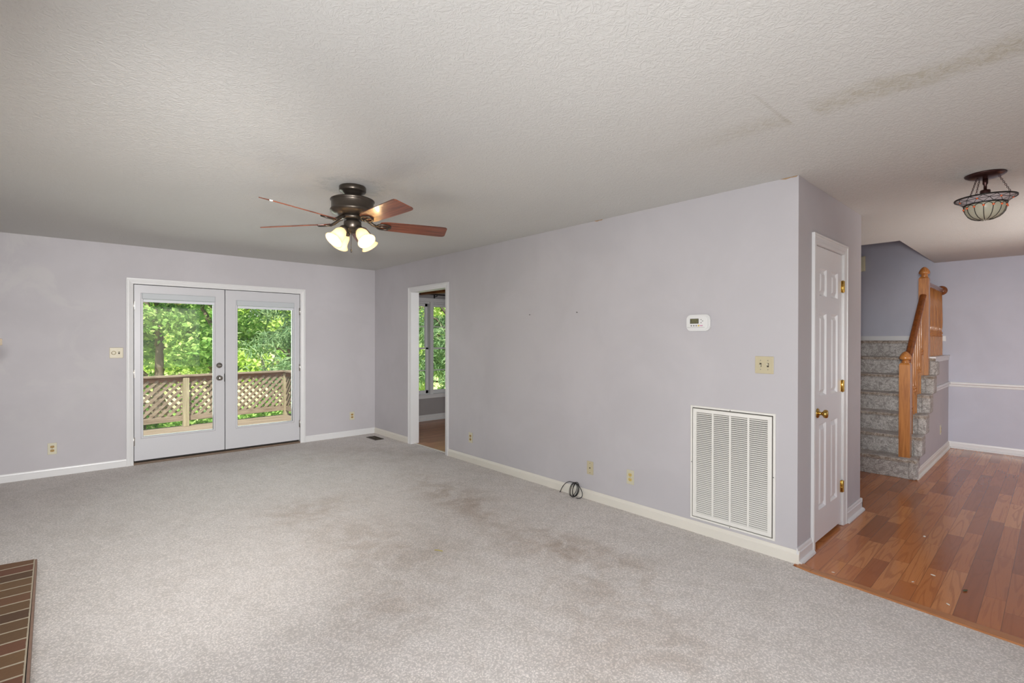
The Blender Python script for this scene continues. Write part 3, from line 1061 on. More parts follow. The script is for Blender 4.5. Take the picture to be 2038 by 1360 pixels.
# back windows behind the camera
for n, (a, b) in enumerate(((0.05, 2.65), (5.1, 7.7))):
    mb = MB()
    for (p, q) in ((a, a+.06), (b-.06, b), ((a+b)/2-.04, (a+b)/2+.04)): mb.box(p, q, YB-.1, YB+.012, 0.4, 2.28)
    for (p, q) in ((0.4, 0.46), (2.22, 2.28), (1.32, 1.36)): mb.box(a, b, YB-.09, YB+.01, p, q)
    struct('window_%d' % (n+2), mb, M_trim)

# ------------------------------------------------------------------ stairs
stairs = empty('staircase', (6.30, 1.5, 0))
tag(stairs, 'grey carpeted staircase rising to the pale hall wall', 'staircase')
RX = [6.30+.235*i for i in range(7)]
YS = 0.930
for i in range(6):
    mb = MB()
    z0, z1 = 0.2*i, 0.2*(i+1)
    x0 = RX[i]
    # riser and tread with rounded nosing
    pr = [(x0, z0+.0), (x0, z1-.045), (x0-.012, z1-.035), (x0-.018, z1-.018), (x0-.012, z1-.005), (x0+.004, z1), (RX[i+1]+.02, z1), (RX[i+1]+.02, z0)]
    pr = [(p, max(q, z0-.0)) for p, q in pr]
    mb.prism(pr, 'y', YS+.022, 2.098)
    # wrap over the open end
    wx1 = x0+.20 if i > 0 else x0+.05
    if i == 5: wx1 = x0+.16
    zt = z1+.004 if i < 5 else 1.160
    mb.box(x0-.016, wx1, YS, YS+.078, z0+.002 if i == 0 else z0-.006, zt, 0.022, 4)
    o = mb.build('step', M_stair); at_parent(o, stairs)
mb = MB()
mb.prism([(RX[6], 1.2), (RX[6], 1.355), (RX[6]-.014, 1.37), (RX[6]-.018, 1.385), (RX[6]-.01, 1.397), (RX[6]+.006, 1.402), (XR-.002, 1.402), (XR-.002, 1.2)], 'y', 1.035, 2.098)
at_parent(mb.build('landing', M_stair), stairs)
mb = MB()
pts = [(6.345, 0.0), (XR-.002, 0.0), (XR-.002, 1.17), (7.50, 1.17)]
zz = [0.985, .785, .585, .385, .185]
xx = [7.50, 7.27, 7.03, 6.80, 6.56]
for q, p in zip(zz, xx):
    pts.append((p, q))
    pts.append((p-.235 if q != .185 else 6.345, q))
mb.prism(pts, 'y', 0.958, 1.0)
o = mb.build('knee_wall', M_wall); at_parent(o, stairs); o['label'] = 'lavender grey painted side of the stairs'
mb = MB()
mb.box(7.468, XR-.001, 0.944, 1.045, 1.192, 1.214, 0.003)
mb.box(7.52, XR-.001, 0.950, 0.958, 1.150, 1.192, 0.002)
at_parent(mb.build('ledge_cap', M_trim), stairs)
baseboard('baseboard_stairs', (6.33, 0.958), (XR-.01, 0.958), (0, -1), 0.085, 0.014, M_cream, True)

# railing: newels, rails, balusters
rail = empty('stair_railing', (6.42, 1.045, 0.2))
tag(rail, 'honey oak stair railing with acorn topped newel posts', 'railing')


def newel(x, y, z0, z1, s=0.092):
    b = MB()
    h = s/2
    c = 0.012
    b.box(x-h, x+h, y-h, y+h, z0, z1-.02)
    lo = [b.bm.verts.new((x+sx*h, y+sy*h, z1-.02)) for sx, sy in ((-1, -1), (1, -1), (1, 1), (-1, 1))]
    hi = [b.bm.verts.new((x+sx*(h-c), y+sy*(h-c), z1)) for sx, sy in ((-1, -1), (1, -1), (1, 1), (-1, 1))]
    for k in range(4): b.bm.faces.new((lo[k], lo[(k+1) % 4], hi[(k+1) % 4], hi[k]))
    b.bm.faces.new(hi)
    o = b.build('newel_post', M_rail); at_parent(o, rail)
    f = MB()
    pr = [(0, .118), (.010, .116), (.024, .106), (.038, .088), (.049, .066), (.053, .050), (.051, .040), (.042, .032), (.030, .028), (.028, .022), (.034, .016), (.036, .010), (.030, .004), (.034, 0), (.034, -.004), (0, -.004)]
    f.lathe(pr, 32, Matrix.Translation((x, y, z1)))
    fo = f.build('finial', M_rail); fo.parent = o
    fo.data.transform(Matrix.Translation(-Vector(rail.location)))
    return o


NY = 1.052
newel(6.421, NY, 0.2, 1.172)
newel(7.408, NY-.008, 1.0, 2.145)


def handrail(a, b, wid=0.062, hei=0.058):
    """moulded rail: extrude a rounded top profile from a to b"""
    bm = MB()
    a = Vector(a); b = Vector(b)
    d = (b-a).normalized()
    y = Vector((0, 1, 0)); z = d.cross(y) * -1
    if z.z < 0: z = -z
    w_, h_ = wid/2, hei
    pr = [(-w_*.55, -h_), (w_*.55, -h_), (w_*.6, -h_*.62), (w_, -h_*.45), (w_, -h_*.2), (w_*.75, -h_*.05), (w_*.3, 0), (-w_*.3, 0), (-w_*.75, -h_*.05), (-w_, -h_*.2), (-w_, -h_*.45), (-w_*.6, -h_*.62)]
    lo = [bm.bm.verts.new(a + y*p + z*q) for p, q in pr]; hi = [bm.bm.verts.new(b + y*p + z*q) for p, q in pr]
    n = len(pr)
    bm.bm.faces.new(lo); bm.bm.faces.new(hi)
    for k in range(n):
        f = bm.bm.faces.new((lo[k], lo[(k+1) % n], hi[(k+1) % n], hi[k]))
    return bm


HA = (6.465, NY, 1.165); HB = (7.364, NY-.004, 1.945)
o = handrail(HA, HB).build('handrail', M_railx); at_parent(o, rail)
HC = (7.452, NY-.012, 2.092); HD = (XR-.02, NY-.02, 2.092)
o = handrail(HC, HD).build('handrail', M_railx); at_parent(o, rail)
mb = MB()
mb.lathe([(0, .030), (.022, .030), (.040, .024), (.050, .016), (.060, .010), (.062, 0), (0, 0)], 32, Matrix.Translation((XR, NY-.02, 2.065)) @ Matrix.Rotation(R(-90), 4, 'Y'))
at_parent(mb.build('rosette', M_railx), rail)


def baluster(x, y, z0, z1):
    b = MB()
    h = 0.016
    L = z1-z0
    zb = z0+min(0.24, L*.3)
    b.box(x-h, x+h, y-h, y+h, z0, zb, 0.002)
    pr = [(.014, 0), (.018, .006), (.018, .014), (.011, .022), (.011, .030), (.019, .040), (.020, .052), (.013, .062), (.010, .075), (.016, .13), (.0175, .20), (.0125, L*.55), (.0095, z1-zb)]
    b.lathe([(0, 0)]+pr+[(0, z1-zb)], 12, Matrix.Translation((x, y, zb)))
    o = b.build('baluster', M_rail); at_parent(o, rail)


for k in range(7):
    x = 6.595+k*0.1165
    step = int((x-6.30)/.235)
    zt = HA[2]+(x-HA[0])/(HB[0]-HA[0])*(HB[2]-HA[2]) - .062
    baluster(x, NY, 0.2*(step+1)-.002, zt)
for k in range(9):
    baluster(7.56+k*0.112, NY-.03, 1.212, 2.040)

# ------------------------------------------------------------------ ceiling fan
fan = empty('ceiling_fan', (1.42, 3.20, H))
tag(fan, 'dark bronze ceiling fan with cherry blades and four lit glass shades', 'ceiling fan')
mb = MB()
mb.lathe([(0, 0), (.084, 0), (.088, -.006), (.088, -.030), (.084, -.036), (.070, -.040), (.066, -.046), (.050, -.060), (.042, -.066), (.040, -.074), (.040, -.085), (0, -.085)], 40)
mb.build('canopy', M_bronze, fan)
mb = MB()
mb.lathe([(0, -.080), (.06, -.080), (.13, -.086), (.143, -.092), (.145, -.098), (.139, -.104), (.137, -.110), (.137, -.150), (.142, -.156), (.146, -.164), (.144, -.172), (.132, -.182), (.112, -.192), (.095, -.198), (.080, -.200), (0, -.200)], 48)
mb.build('motor_housing', M_bronze, fan)
mb = MB()
mb.lathe([(0, -.200), (.072, -.200), (.076, -.210), (.072, -.222), (.060, -.226), (0, -.226)], 36)
mb.build('flywheel', M_bronze, fan)
mb = MB()
mb.lathe([(0, -.226), (.040, -.226), (.042, -.232), (.056, -.238), (.058, -.246), (.058, -.280), (.052, -.288), (.040, -.292), (.030, -.300), (.024, -.312), (.012, -.318), (0, -.318)], 36)
mb.build('switch_housing', M_bronze, fan)
ZB = -.246


def blade(th):
    bo = empty('blade', (0, 0, 0), R(th)); bo.parent = fan
    b = MB()
    # outline of paddle in local xy, root 0.19 to tip 0.665
    out = [(.185, -.046), (.22, -.058), (.40, -.064), (.62, -.0685), (.640, -.066), (.652, -.056), (.664, .046), (.660, .058), (.648, .066), (.62, .0685), (.40, .064), (.22, .058), (.185, .046), (.178, .030), (.178, -.030)]
    pit = Matrix.Translation((0, 0, ZB)) @ Matrix.Rotation(R(-16.5), 4, 'X')
    b.prism(out, 'z', -.003, .003, 0.001)
    bmesh.ops.transform(b.bm, matrix=pit, verts=b.bm.verts[:])
    b.build('paddle', M_blade, bo)
    # blade iron: curved arm and oval plate with opening
    a = MB()
    a.tube([(.062, 0, -.212), (.10, 0, -.222), (.135, 0, -.244), (.165, 0, ZB-.010)], [.009, .010, .011, .009], 8)
    pts = []
    for k in range(24):
        t = 2*PI*k/24
        pts.append(pit @ Vector((.205+.048*math.cos(t), .034*math.sin(t), -.008)))
    a.tube(pts, .0065, 8, closed=True)
    v = [pit @ Vector(p) for p in ((.160, 0, -.008), (.250, 0, -.007))]
    a.tube(v, .006, 8)
    for sx, sy in ((.235, .02), (.235, -.02), (.180, 0)):
        a.sphere(pit @ Vector((sx, sy, -.009)), .006, u=8, v=6)
    a.build('blade_iron', M_bronze, bo)
    return bo


for k in range(5): blade(56+72*k)


def shade_kit(az):
    so = empty('light_arm', (0, 0, 0), R(az)); so.parent = fan
    tilt = R(42)
    m = Matrix.Translation((.066, 0, -.296)) @ Matrix.Rotation(-tilt, 4, 'Y') @ Matrix.Rotation(PI, 4, 'X')
    a = MB()
    a.tube([(.030, 0, -.272), (.050, 0, -.268), (.064, 0, -.278), (.068, 0, -.294)], .008, 8)
    a.lathe([(0, -.012), (.020, -.012), (.027, -.004), (.030, .006), (.030, .018), (.026, .020), (0, .020)], 24, m)
    a.build('fitter', M_bronze, so)
    g = MB()
    outer = [(.027, .010), (.029, .022), (.036, .034), (.041, .048), (.042, .066), (.043, .082), (.047, .098), (.055, .112), (.062, .120)]
    inner = [(r-.0035, z) for r, z in outer][::-1]
    g.lathe(outer + [(.0605, .1215)] + inner, 36, m, close=True)
    g.build('glass_shade', M_shade, so)
    b = MB()
    b.lathe([(0, .018), (.012, .020), (.013, .036), (.020, .052), (.022, .064), (.018, .078), (.008, .086), (0, .088)], 16, m)
    b.build('bulb', M_bulb, so)
    p = (Matrix.Translation(fan.location) @ Matrix.Rotation(R(az), 4, 'Z') @ m) @ Vector((0, 0, .105))
    return p


for az in (-77, 13, 103, 193):
    p = shade_kit(az)
    light('POINT', 'fan_bulb_light', p, 1.7, (1.0, 0.70, 0.40), radius=0.03)
mb = MB()
mb.tube([(-.018, -.02, -.305), (-.020, -.022, -.40), (-.020, -.022, -.425)], .0016, 6)
mb.lathe([(0, 0), (.004, .003), (.006, .014), (.003, .026), (0, .028)], 10, Matrix.Translation((-.020, -.022, -.452)))
mb.build('pull_chain', M_bronze, fan)

# ------------------------------------------------------------------ hall lamp
lamp = empty('stained_glass_ceiling_lamp', (4.225, 0.305, H))
tag(lamp, 'leaded glass bowl lamp hanging by chains from the hall ceiling', 'ceiling lamp')
mb = MB()
mb.lathe([(0, 0), (.092, 0), (.098, -.003), (.096, -.009), (.078, -.020), (.050, -.026), (.022, -.030), (0, -.031)], 40)
mb.build('canopy', M_lampmetal, lamp)
mb = MB()
mb.lathe([(0, -.028), (.013, -.028), (.013, -.060), (.008, -.070), (.008, -.096), (.022, -.100), (.025, -.104), (.025, -.150), (0, -.150)], 24)
mb.build('stem', M_lampmetal, lamp)
for k in range(3):
    t = R(150+120*k)
    A = Vector((.062*math.cos(t), .062*math.sin(t), -.024)); B = Vector((.118*math.cos(t), .118*math.sin(t), -.146))
    mb = MB()
    n = 13
    d = (B-A)
    for j in range(n):
        c = A + d*((j+.5)/n)
        u_ = d.normalized(); s1 = u_.cross(Vector((0, 0, 1))).normalized(); s2 = u_.cross(s1)
        sv = s1 if j % 2 else s2
        mb.tube([c + u_*(.0065*math.cos(2*PI*q/10)) + sv*(.0042*math.sin(2*PI*q/10)) for q in range(10)], .0013, 5, closed=True)
    mb.build('chain', M_lampmetal, lamp)
# octagonal flared brim with two rows of panes, bowl of eight/twelve ribs
ZR = -.150
mb = MB()
mb.lathe([(.142, ZR), (.146, ZR+.002), (.146, ZR-.006), (.140, ZR-.006)], 40, close=True)
mb.lathe([(.099, ZR-.036), (.103, ZR-.034), (.103, ZR-.042), (.097, ZR-.043)], 40, close=True)
mb.build('brim_band', M_came, lamp)
mb = MB()
mb.lathe([(.142, ZR-.004), (.122, ZR-.018), (.100, ZR-.038)], 40)
mb.build('brim_glass', M_stained2, lamp)
mb = MB()
NB = 14
for k in range(NB):
    t = 2*PI*k/NB; t2 = 2*PI*(k+.5)/NB; t3 = 2*PI*(k+1)/NB
    P = lambda r, z, a: (r*math.cos(a), r*math.sin(a), z)
    mb.tube([P(.142, ZR-.004, t), P(.122, ZR-.017, t2), P(.101, ZR-.036, t)], .0022, 5)
    mb.tube([P(.142, ZR-.004, t3), P(.123, ZR-.017, t2), P(.101, ZR-.036, t3)], .0022, 5)
mb.tube([P(.122, ZR-.018, 2*PI*q/40) for q in range(40)], .0018, 5, closed=True)
mb.build('brim_leading', M_came, lamp)
bowl = [(.098, ZR-.042), (.0975, ZR-.062), (.092, ZR-.084), (.081, ZR-.104), (.064, ZR-.120), (.042, ZR-.130), (.020, ZR-.134), (0, ZR-.135)]
mb = MB(); mb.lathe(bowl, 40); mb.build('glass_bowl', M_stained, lamp)
mb = MB()
for k in range(NB):
    t = 2*PI*k/NB; t2 = 2*PI*(k+1)/NB
    mb.tube([P(r+.001, z, t) for r, z in [(.0975, ZR-.060)]+bowl[2:-1]], .0022, 5)
    mb.tube([P(.0985, ZR-.058, t), P(.099, ZR-.048, t+(t2-t)*.25), P(.099, ZR-.044, t+(t2-t)*.5), P(.099, ZR-.048, t+(t2-t)*.75), P(.0985, ZR-.058, t2)], .0022, 5)
mb.build('bowl_leading', M_came, lamp)
for k in range(NB):
    t = 2*PI*k/NB
    mb = MB(); mb.sphere(P(.099, ZR-.060, t), .0065, u=8, v=6); mb.build('glass_jewel', M_jewel, lamp)
    if k % 2 == 0:
        mb = MB(); mb.sphere(P(.122, ZR-.018, 2*PI*(k+.5)/NB), .006, u=8, v=6); mb.build('glass_jewel', M_jewel, lamp)

# ------------------------------------------------------------------ wall fittings
def wall_frame(par_loc, facing):
    """local x = along wall to the right as seen, y = out of the wall, z up"""
    rz = {'-y': PI, '-x': PI/2, '+x': -PI/2}[facing]
    return rz


def outlet(name, loc, facing, label, mplate, mrec, cat='outlet'):
    o = empty(name, loc, {'-y': PI, '-x': PI/2}[facing])
    tag(o, label, cat)
    b = MB(); b.box(-.035, .035, 0, .006, -.0585, .0585, 0.003)
    b.build('cover_plate', mplate, o)
    for sz in (-1, 1):
        b = MB()
        z = sz*.0195
        pts = []
        for k in range(20):
            t = 2*PI*k/20
            pts.append((.0165*math.cos(t), z+max(-.0125, min(.0125, .0165*math.sin(t)))))
        b.prism(pts, 'y', .004, .0085)
        ro = b.build('receptacle', mrec, o)
        b = MB()
        b.box(-.0075, -.0050, .0083, .0092, z-.001, z+.007); b.box(.0050, .0072, .0083, .0092, z-.0005, z+.006)
        b.lathe([(0, 0), (.0024, 0), (.0024, .0008), (0, .0008)], 10, Matrix.Translation((0, .0083, z-.0065)) @ Matrix.Rotation(R(-90), 4, 'X'))
        b.build('slots', M_slot, ro)
    b = MB(); b.lathe([(0, 0), (.003, 0), (.0025, .0012), (0, .0015)], 10, Matrix.Translation((0, .006, 0)) @ Matrix.Rotation(R(-90), 4, 'X'))
    b.build('screw', M_brass, o)
    return o


outlet('wall_outlet', (-0.147, YF, 0.282), '-y', 'brown double outlet on far wall left of the glass doors', M_ivory2, M_brownout)
outlet('wall_outlet', (3.036, YF, 0.291), '-y', 'brown double outlet on far wall right of the glass doors', M_ivory2, M_brownout)
outlet('wall_outlet', (XW, 4.480, 0.284), '-x', 'double outlet on long wall just beside the dining opening', M_ivory2, M_brownout)
outlet('wall_outlet', (XW, 2.327, 0.284), '-x', 'yellowed double outlet between cable jack and return grille', M_ivory2, M_yellout)
outlet('wall_outlet', (7.92, 0.958, 0.308), '-y', 'small outlet low on the painted stair side', M_ivory2, M_yellout)
cj = empty('cable_jack', (XW, 2.744, 0.278), PI/2)
tag(cj, 'ivory blank plate with one centre hole above the coiled cable', 'wall plate')
b = MB(); b.box(-.035, .035, 0, .006, -.0585, .0585, 0.003); b.build('cover_plate', M_ivory, cj)
b = MB(); b.lathe([(0, 0), (.0055, 0), (.0055, .003), (0, .003)], 14, Matrix.Translation((0, .0055, 0)) @ Matrix.Rotation(R(-90), 4, 'X')); b.build('jack_hole', M_slot, cj)
for sz in (-.041, .041):
    b = MB(); b.lathe([(0, 0), (.003, 0), (.0025, .0012), (0, .0015)], 10, Matrix.Translation((0, .006, sz)) @ Matrix.Rotation(R(-90), 4, 'X')); b.build('screw', M_slot, cj)

sw = empty('light_switch', (XW, 1.290, 1.2415), PI/2)
tag(sw, 'ivory double toggle switch above the return grille', 'light switch')
b = MB(); b.box(-.0585, .0585, 0, .006, -.057, .057, 0.003); b.build('cover_plate', M_ivory, sw)
for sx, up in ((-.023, 1), (.023, -1)):
    b = MB(); b.box(sx-.006, sx+.006, .0055, .0065, -.013, .013); b.build('toggle_slot', M_slot, sw)
    b = MB(); b.box(-.004, .004, 0, .016, -.006, .006, 0.0015)
    bmesh.ops.transform(b.bm, matrix=Matrix.Translation((sx, .004, 0)) @ Matrix.Rotation(R(28*up), 4, 'X'), verts=b.bm.verts[:])
    b.build('toggle', M_ivory2, sw)
    for sz in (-.030, .030):
        b = MB(); b.lathe([(0, 0), (.003, 0), (.0025, .0012), (0, .0015)], 10, Matrix.Translation((sx, .006, sz)) @ Matrix.Rotation(R(-90), 4, 'X')); b.build('screw', M_grey, sw)

dm = empty('dimmer_switch', (0.3645, YF, 1.253), PI)
tag(dm, 'ivory plate with dimmer knob and toggle left of the glass doors', 'light switch')
b = MB(); b.box(-.0585, .0585, 0, .006, -.057, .057, 0.003); b.build('cover_plate', M_ivory, dm)
b = MB(); b.lathe([(0, 0), (.021, 0), (.020, .010), (.017, .014), (.012, .0145), (0, .013)], 24, Matrix.Translation((.023, .006, 0)) @ Matrix.Rotation(R(-90), 4, 'X')); b.build('dimmer_knob', M_ivory, dm)
b = MB(); b.box(-.030, -.016, .0055, .0065, -.013, .013); b.build('toggle_slot', M_slot, dm)
b = MB(); b.box(-.027, -.019, .004, .018, .001, .010, 0.0015); b.build('toggle', M_ivory2, dm)

# thermostat
th = empty('thermostat', (XW, 1.743, 1.530), PI/2)
tag(th, 'white rounded digital thermostat on the long wall', 'thermostat')


def rrect(w_, h_, r, bulge=0.0, n=8):
    pts = []
    for cx, cz, a0 in ((w_-r, h_-r, 0), (-w_+r, h_-r, 90), (-w_+r, -h_+r, 180), (w_-r, -h_+r, 270)):
        for k in range(n+1):
            a = R(a0+90*k/n)
            pts.append((cx+r*math.cos(a), cz+r*math.sin(a)))
    if bulge:
        pts = [(x, z+math.copysign(bulge*(1-(x/w_)**2), z)) for x, z in pts]
    return pts


b = MB(); b.prism(rrect(.090, .056, .030, .006), 'y', 0, .020, 0.004); b.build('body', M_plastic, th)
b = MB(); b.prism(rrect(.080, .047, .026, .005), 'y', .020, .027, 0.003); b.build('front_cover', M_plastic, th)
# seen from the room, local +x points to the left of the picture
b = MB(); b.box(-.010, .056, .0265, .0285, -.006, .030, 0.001); lo = b.build('display', M_lcdf, th)
b = MB(); b.box(-.006, .052, .0285, .0292, -.003, .027); b.build('lcd', M_lcd, lo)
b = MB()
for (x0, z0, x1, z1) in ((.046, .010, .049, .022), (.040, .010, .049, .012), (.010, .006, .030, .008), (.000, .014, .004, .022), (.012, .018, .028, .0195), (.034, .003, .046, .0045), (.004, .003, .016, .0045)):
    b.box(x0, x1, .0291, .0295, z0, z1)
b.build('lcd_segments', M_digit, lo)
for (x, z) in ((-.028, .022), (-.040, .012), (-.028, .000)):
    b = MB(); b.lathe([(0, 0), (.0058, 0), (.005, .0015), (0, .0018)], 3 if x > -.03 else 3, Matrix.Translation((x, .027, z)) @ Matrix.Rotation(R(-90), 4, 'X') @ Matrix.Rotation(R(90 if z > .015 else (-90 if z < .005 else 180)), 4, 'Z')); b.build('arrow_button', M_grey, th)
for x in (.046, .027, .008):
    b = MB(); b.lathe([(0, 0), (.0052, 0), (.0048, .0015), (0, .0018)], 12, Matrix.Translation((x, .027, -.021)) @ Matrix.Rotation(R(-90), 4, 'X')); b.build('round_button', M_grey, th)
b = MB(); b.lathe([(0, 0), (.006, 0), (.006, .0006), (0, .0006)], 16, Matrix.Translation((-.010, .027, -.021)) @ Matrix.Rotation(R(-90), 4, 'X')); b.build('yellow_dot', M_yellow, th)
b = MB()
for k in range(5): b.box(-.040+k*.0045, -.0368+k*.0045, .027, .0276, -.0245, -.0175-(k % 2)*.001)
b.build('lettering', M_magenta, th)
b = MB(); b.box(-.055, .078, .0262, .0274, -.0345, -.0330); b.build('seam', M_grey, th)

# return air grille
gr = empty('return_air_grille', (XW, 1.511, 0.513), PI/2)
tag(gr, 'tall off white louvred return air grille low on long wall', 'air grille')
GW, GH = .2925, .4135
b = MB()
f = .014
mframe(b, -GW+f, GW-f, -GH+f, GH-f, [(0, 0), (0, .008), (.002, .010), (f-.003, .010), (f, .006), (f, 0)], lambda a_, b_, d_: (a_, d_, b_), True)
b.build('outer_frame', M_grille, gr)
b = MB()
iw, ih, f = .272, .393, .026
mframe(b, -iw+f, iw-f, -ih+f, ih-f, [(0, .001), (0, .012), (.002, .014), (f-.003, .014), (f, .011), (f, .001)], lambda a_, b_, d_: (a_, d_, b_), True)
pw = (2*(iw-f))/4
for k in (1, 2, 3): b.box(-iw+f+k*pw-.006, -iw+f+k*pw+.006, .004, .013, -ih+f, ih-f, 0.001)
b.build('inner_frame', M_grille, gr)
b = MB(); b.box(-GW+.006, GW-.006, .0003, .0010, -GH+.006, GH-.006); b.build('dark_backing', M_duct, gr)
ns = 54
ph = (2*(ih-f))/ns
for k in range(4):
    b = MB()
    xa = -iw+f+k*pw+(.006 if k else 0); xb = -iw+f+(k+1)*pw-(.006 if k < 3 else 0)
    for j in range(ns):
        zc = -ih+f+(j+.5)*ph
        vs = [b.bm.verts.new(v) for v in ((xa, .0115, zc-ph*.42), (xb, .0115, zc-ph*.42), (xb, .0030, zc+ph*.10), (xa, .0030, zc+ph*.10), (xa, .0120, zc-ph*.34), (xb, .0120, zc-ph*.34), (xb, .0036, zc+ph*.18), (xa, .0036, zc+ph*.18))]
        for q in ((0, 1, 2, 3), (4, 5, 6, 7), (0, 1, 5, 4), (2, 3, 7, 6), (1, 2, 6, 5), (0, 3, 7, 4)): b.bm.faces.new([vs[i] for i in q])
    b.build('louvre_panel', M_grille, gr)
for sx, sz in ((-.2825, 0), (.2825, 0), (0, -.4045), (0, .4045)):
    b = MB(); b.lathe([(0, 0), (.004, 0), (.003, .0015), (0, .002)], 10, Matrix.Translation((sx, .010, sz)) @ Matrix.Rotation(R(-90), 4, 'X')); b.build('screw', M_grey, gr)

# floor register
rg = empty('floor_register', (3.205, 6.475, 0.0))
tag(rg, 'brown metal floor register in carpet by the far corner', 'floor register')
b = MB()
for (a, c, p, q) in ((-.066, -.050, -.140, .140), (.050, .066, -.140, .140), (-.066, .066, -.140, -.124), (-.066, .066, .124, .140), (-.006, .006, -.124, .124)): b.box(a, c, p, q, .0, .006, 0.001)
b.build('frame', M_register, rg)
b = MB()
for k in range(16): b.box(-.052, .052, -.120+k*.016-.002, -.120+k*.016+.002, .0005, .0045)
b.build('grate_bars', M_register, rg)

# door chime on hall wall
ch = empty('door_chime', (XR, 1.945, 2.515), PI/2)
tag(ch, 'cream door chime box high on the stairwell wall', 'door chime')
b = MB(); b.box(-.075, .065, 0, .030, -.108, .108, 0.004); b.build('base', M_chime, ch)
b = MB(); b.box(-.072, .062, .030, .052, -.105, .100, 0.006); b.build('cover', M_chime, ch)

# nails left in the long wall
for y in (3.503, 2.892):
    b = MB(); b.lathe([(0, 0), (.0016, 0), (.0016, .014), (.0045, .015), (.0045, .0165), (0, .017)], 10)
    o = b.build('wall_nail', M_slot); o.location = (XW-.0005, y, 1.652); o.rotation_euler = (0, R(-90), 0)
    tag(o, 'small dark nail in bare long wall, ' + ('left one, nearer the dining opening' if y > 3 else 'right one, nearer the thermostat'), 'nail')

# torn paper edges where the long wall meets the ceiling
for (y, L, lab) in ((1.145, .10, 'peeling brown paint edge at ceiling beside the closet corner'), (2.66, .09, 'peeling brown paint edge at ceiling in mid long wall')):
    b = MB()
    b.prism([(y-L/2, H-.001), (y-L/2+.01, H-.006), (y-.01, H-.004), (y+L*.2, H-.008), (y+L/2, H-.001)], 'x', XW-.006, XW-.0005)
    tag(b.build('peeling_paint', M_peel), lab, 'peeling paint')

# ------------------------------------------------------------------ coiled cable
cab = [(3.055, .004), (3.044, .031), (3.018, .072), (2.985, .104), (2.946, .124), (2.907, .124), (2.880, .128)]
pts = [(3.346, y, z) for y, z in cab]
import itertools
N = 90
for k in range(N):
    t = k/N
    a = R(100) + t*2*PI*4.0
    gy = .034+.006*math.sin(t*9)
    cy = 2.872-.012*math.sin(t*5)
    cz = .069
    lean = .30
    y = cy + gy*math.cos(a); zr = .058+.004*math.cos(t*11)
    z = cz + zr*math.sin(a) - .22*(y-cy)
    x = 3.353 - .012*(t*2) - .016*math.sin(a)*0 - max(0, (.10-z))*0.28 + .006*math.sin(a*1.0+t*8)
    pts.append((x, y, max(z, .005)))
tail = [(3.330, 2.850, .126), (3.335, 2.820, .112), (3.332, 2.785, .075), (3.322, 2.772, .035), (3.316, 2.795, .012), (3.312, 2.835, .008)]
pts += tail


def smooth(pts, it=2):
    pts = [Vector(p) for p in pts]
    for _ in range(it):
        q = [pts[0]]
        for a, b in zip(pts, pts[1:]):
            q += [a*.75+b*.25, a*.25+b*.75]
        q.append(pts[-1]); pts = q
    return pts


b = MB(); b.tube(smooth(pts, 2), .0033, 8)
cb = b.build('cable', M_black)
tag(cb, 'coiled black cable lying on carpet against the baseboard', 'cable')
b = MB(); b.tube([(3.348, 3.0555, .012), (3.350, 3.062, .004)], .0045, 10); b.build('connector', M_nickel, cb)

# ------------------------------------------------------------------ hearth and mantel at the left edge
ht = empty('brick_hearth', (-.4, 3.2, 0))
tag(ht, 'low brown brick hearth with pale mortar joints at lower left', 'hearth')
b = MB()
b.prism([(XL, 4.30-.002), (XL, 1.9), (-.118, 1.9), (-.140, 2.714), (-.168, 4.200), (XL+.0, 4.285)], 'z', 0, 0.05)
o = b.build('brick_top', M_brick); at_parent(o, ht)
b = MB()
b.bar((-.1135, 1.9, .024), (-.1635, 4.203, .024), 0.010, 0.046, 0.002)
o = b.build('brick_edge', M_bricks); at_parent(o, ht)
mt = empty('fireplace_mantel', (XL, 3.3, 1.37))
tag(mt, 'end of a peach wooden mantel shelf on the left wall', 'mantel')
b = MB(); b.box(XL, -.306, 2.2, 4.200, 1.366, 1.406, 0.004); at_parent(b.build('shelf', M_mantel), mt)
b = MB(); b.box(XL, -.40, 2.25, 4.13, 1.32, 1.366, 0.008); at_parent(b.build('bed_moulding', M_trim), mt)

# ------------------------------------------------------------------ small litter
b = MB(); b.tube([(1.795, 2.765, .005), (1.806, 2.738, .009), (1.824, 2.712, .006)], .0028, 6)
tag(b.build('straw', M_straw), 'short yellow straw lying in the middle of the carpet', 'litter')
for i, (x, y, s) in enumerate([(4.535, .631, .011), (3.828, .492, .009), (3.637, .557, .006), (3.466, .384, .008), (3.425, .902, .006)]):
    b = MB(); b.sphere((0, 0, 0), s, 1.5, .7, .35, 8, 6)
    o = b.build('crumb', M_crumb); o.location = (x, y, s*.3); o.rotation_euler = (0, 0, i*1.3)
    tag(o, 'tiny white crumb on the hall planks', 'crumb', 'white crumbs scattered on the hall planks')
b = MB(); b.sphere((0, 0, 0), .014, 1.3, .5, .22, 10, 6)
o = b.build('dry_leaf', plain('green_grey_leaf', (0.10, 0.10, 0.05, 1), 0.8)); o.location = (3.725, .341, .004); o.rotation_euler = (0, 0, -.4)
tag(o, 'small dark curled leaf on the hall planks', 'leaf')

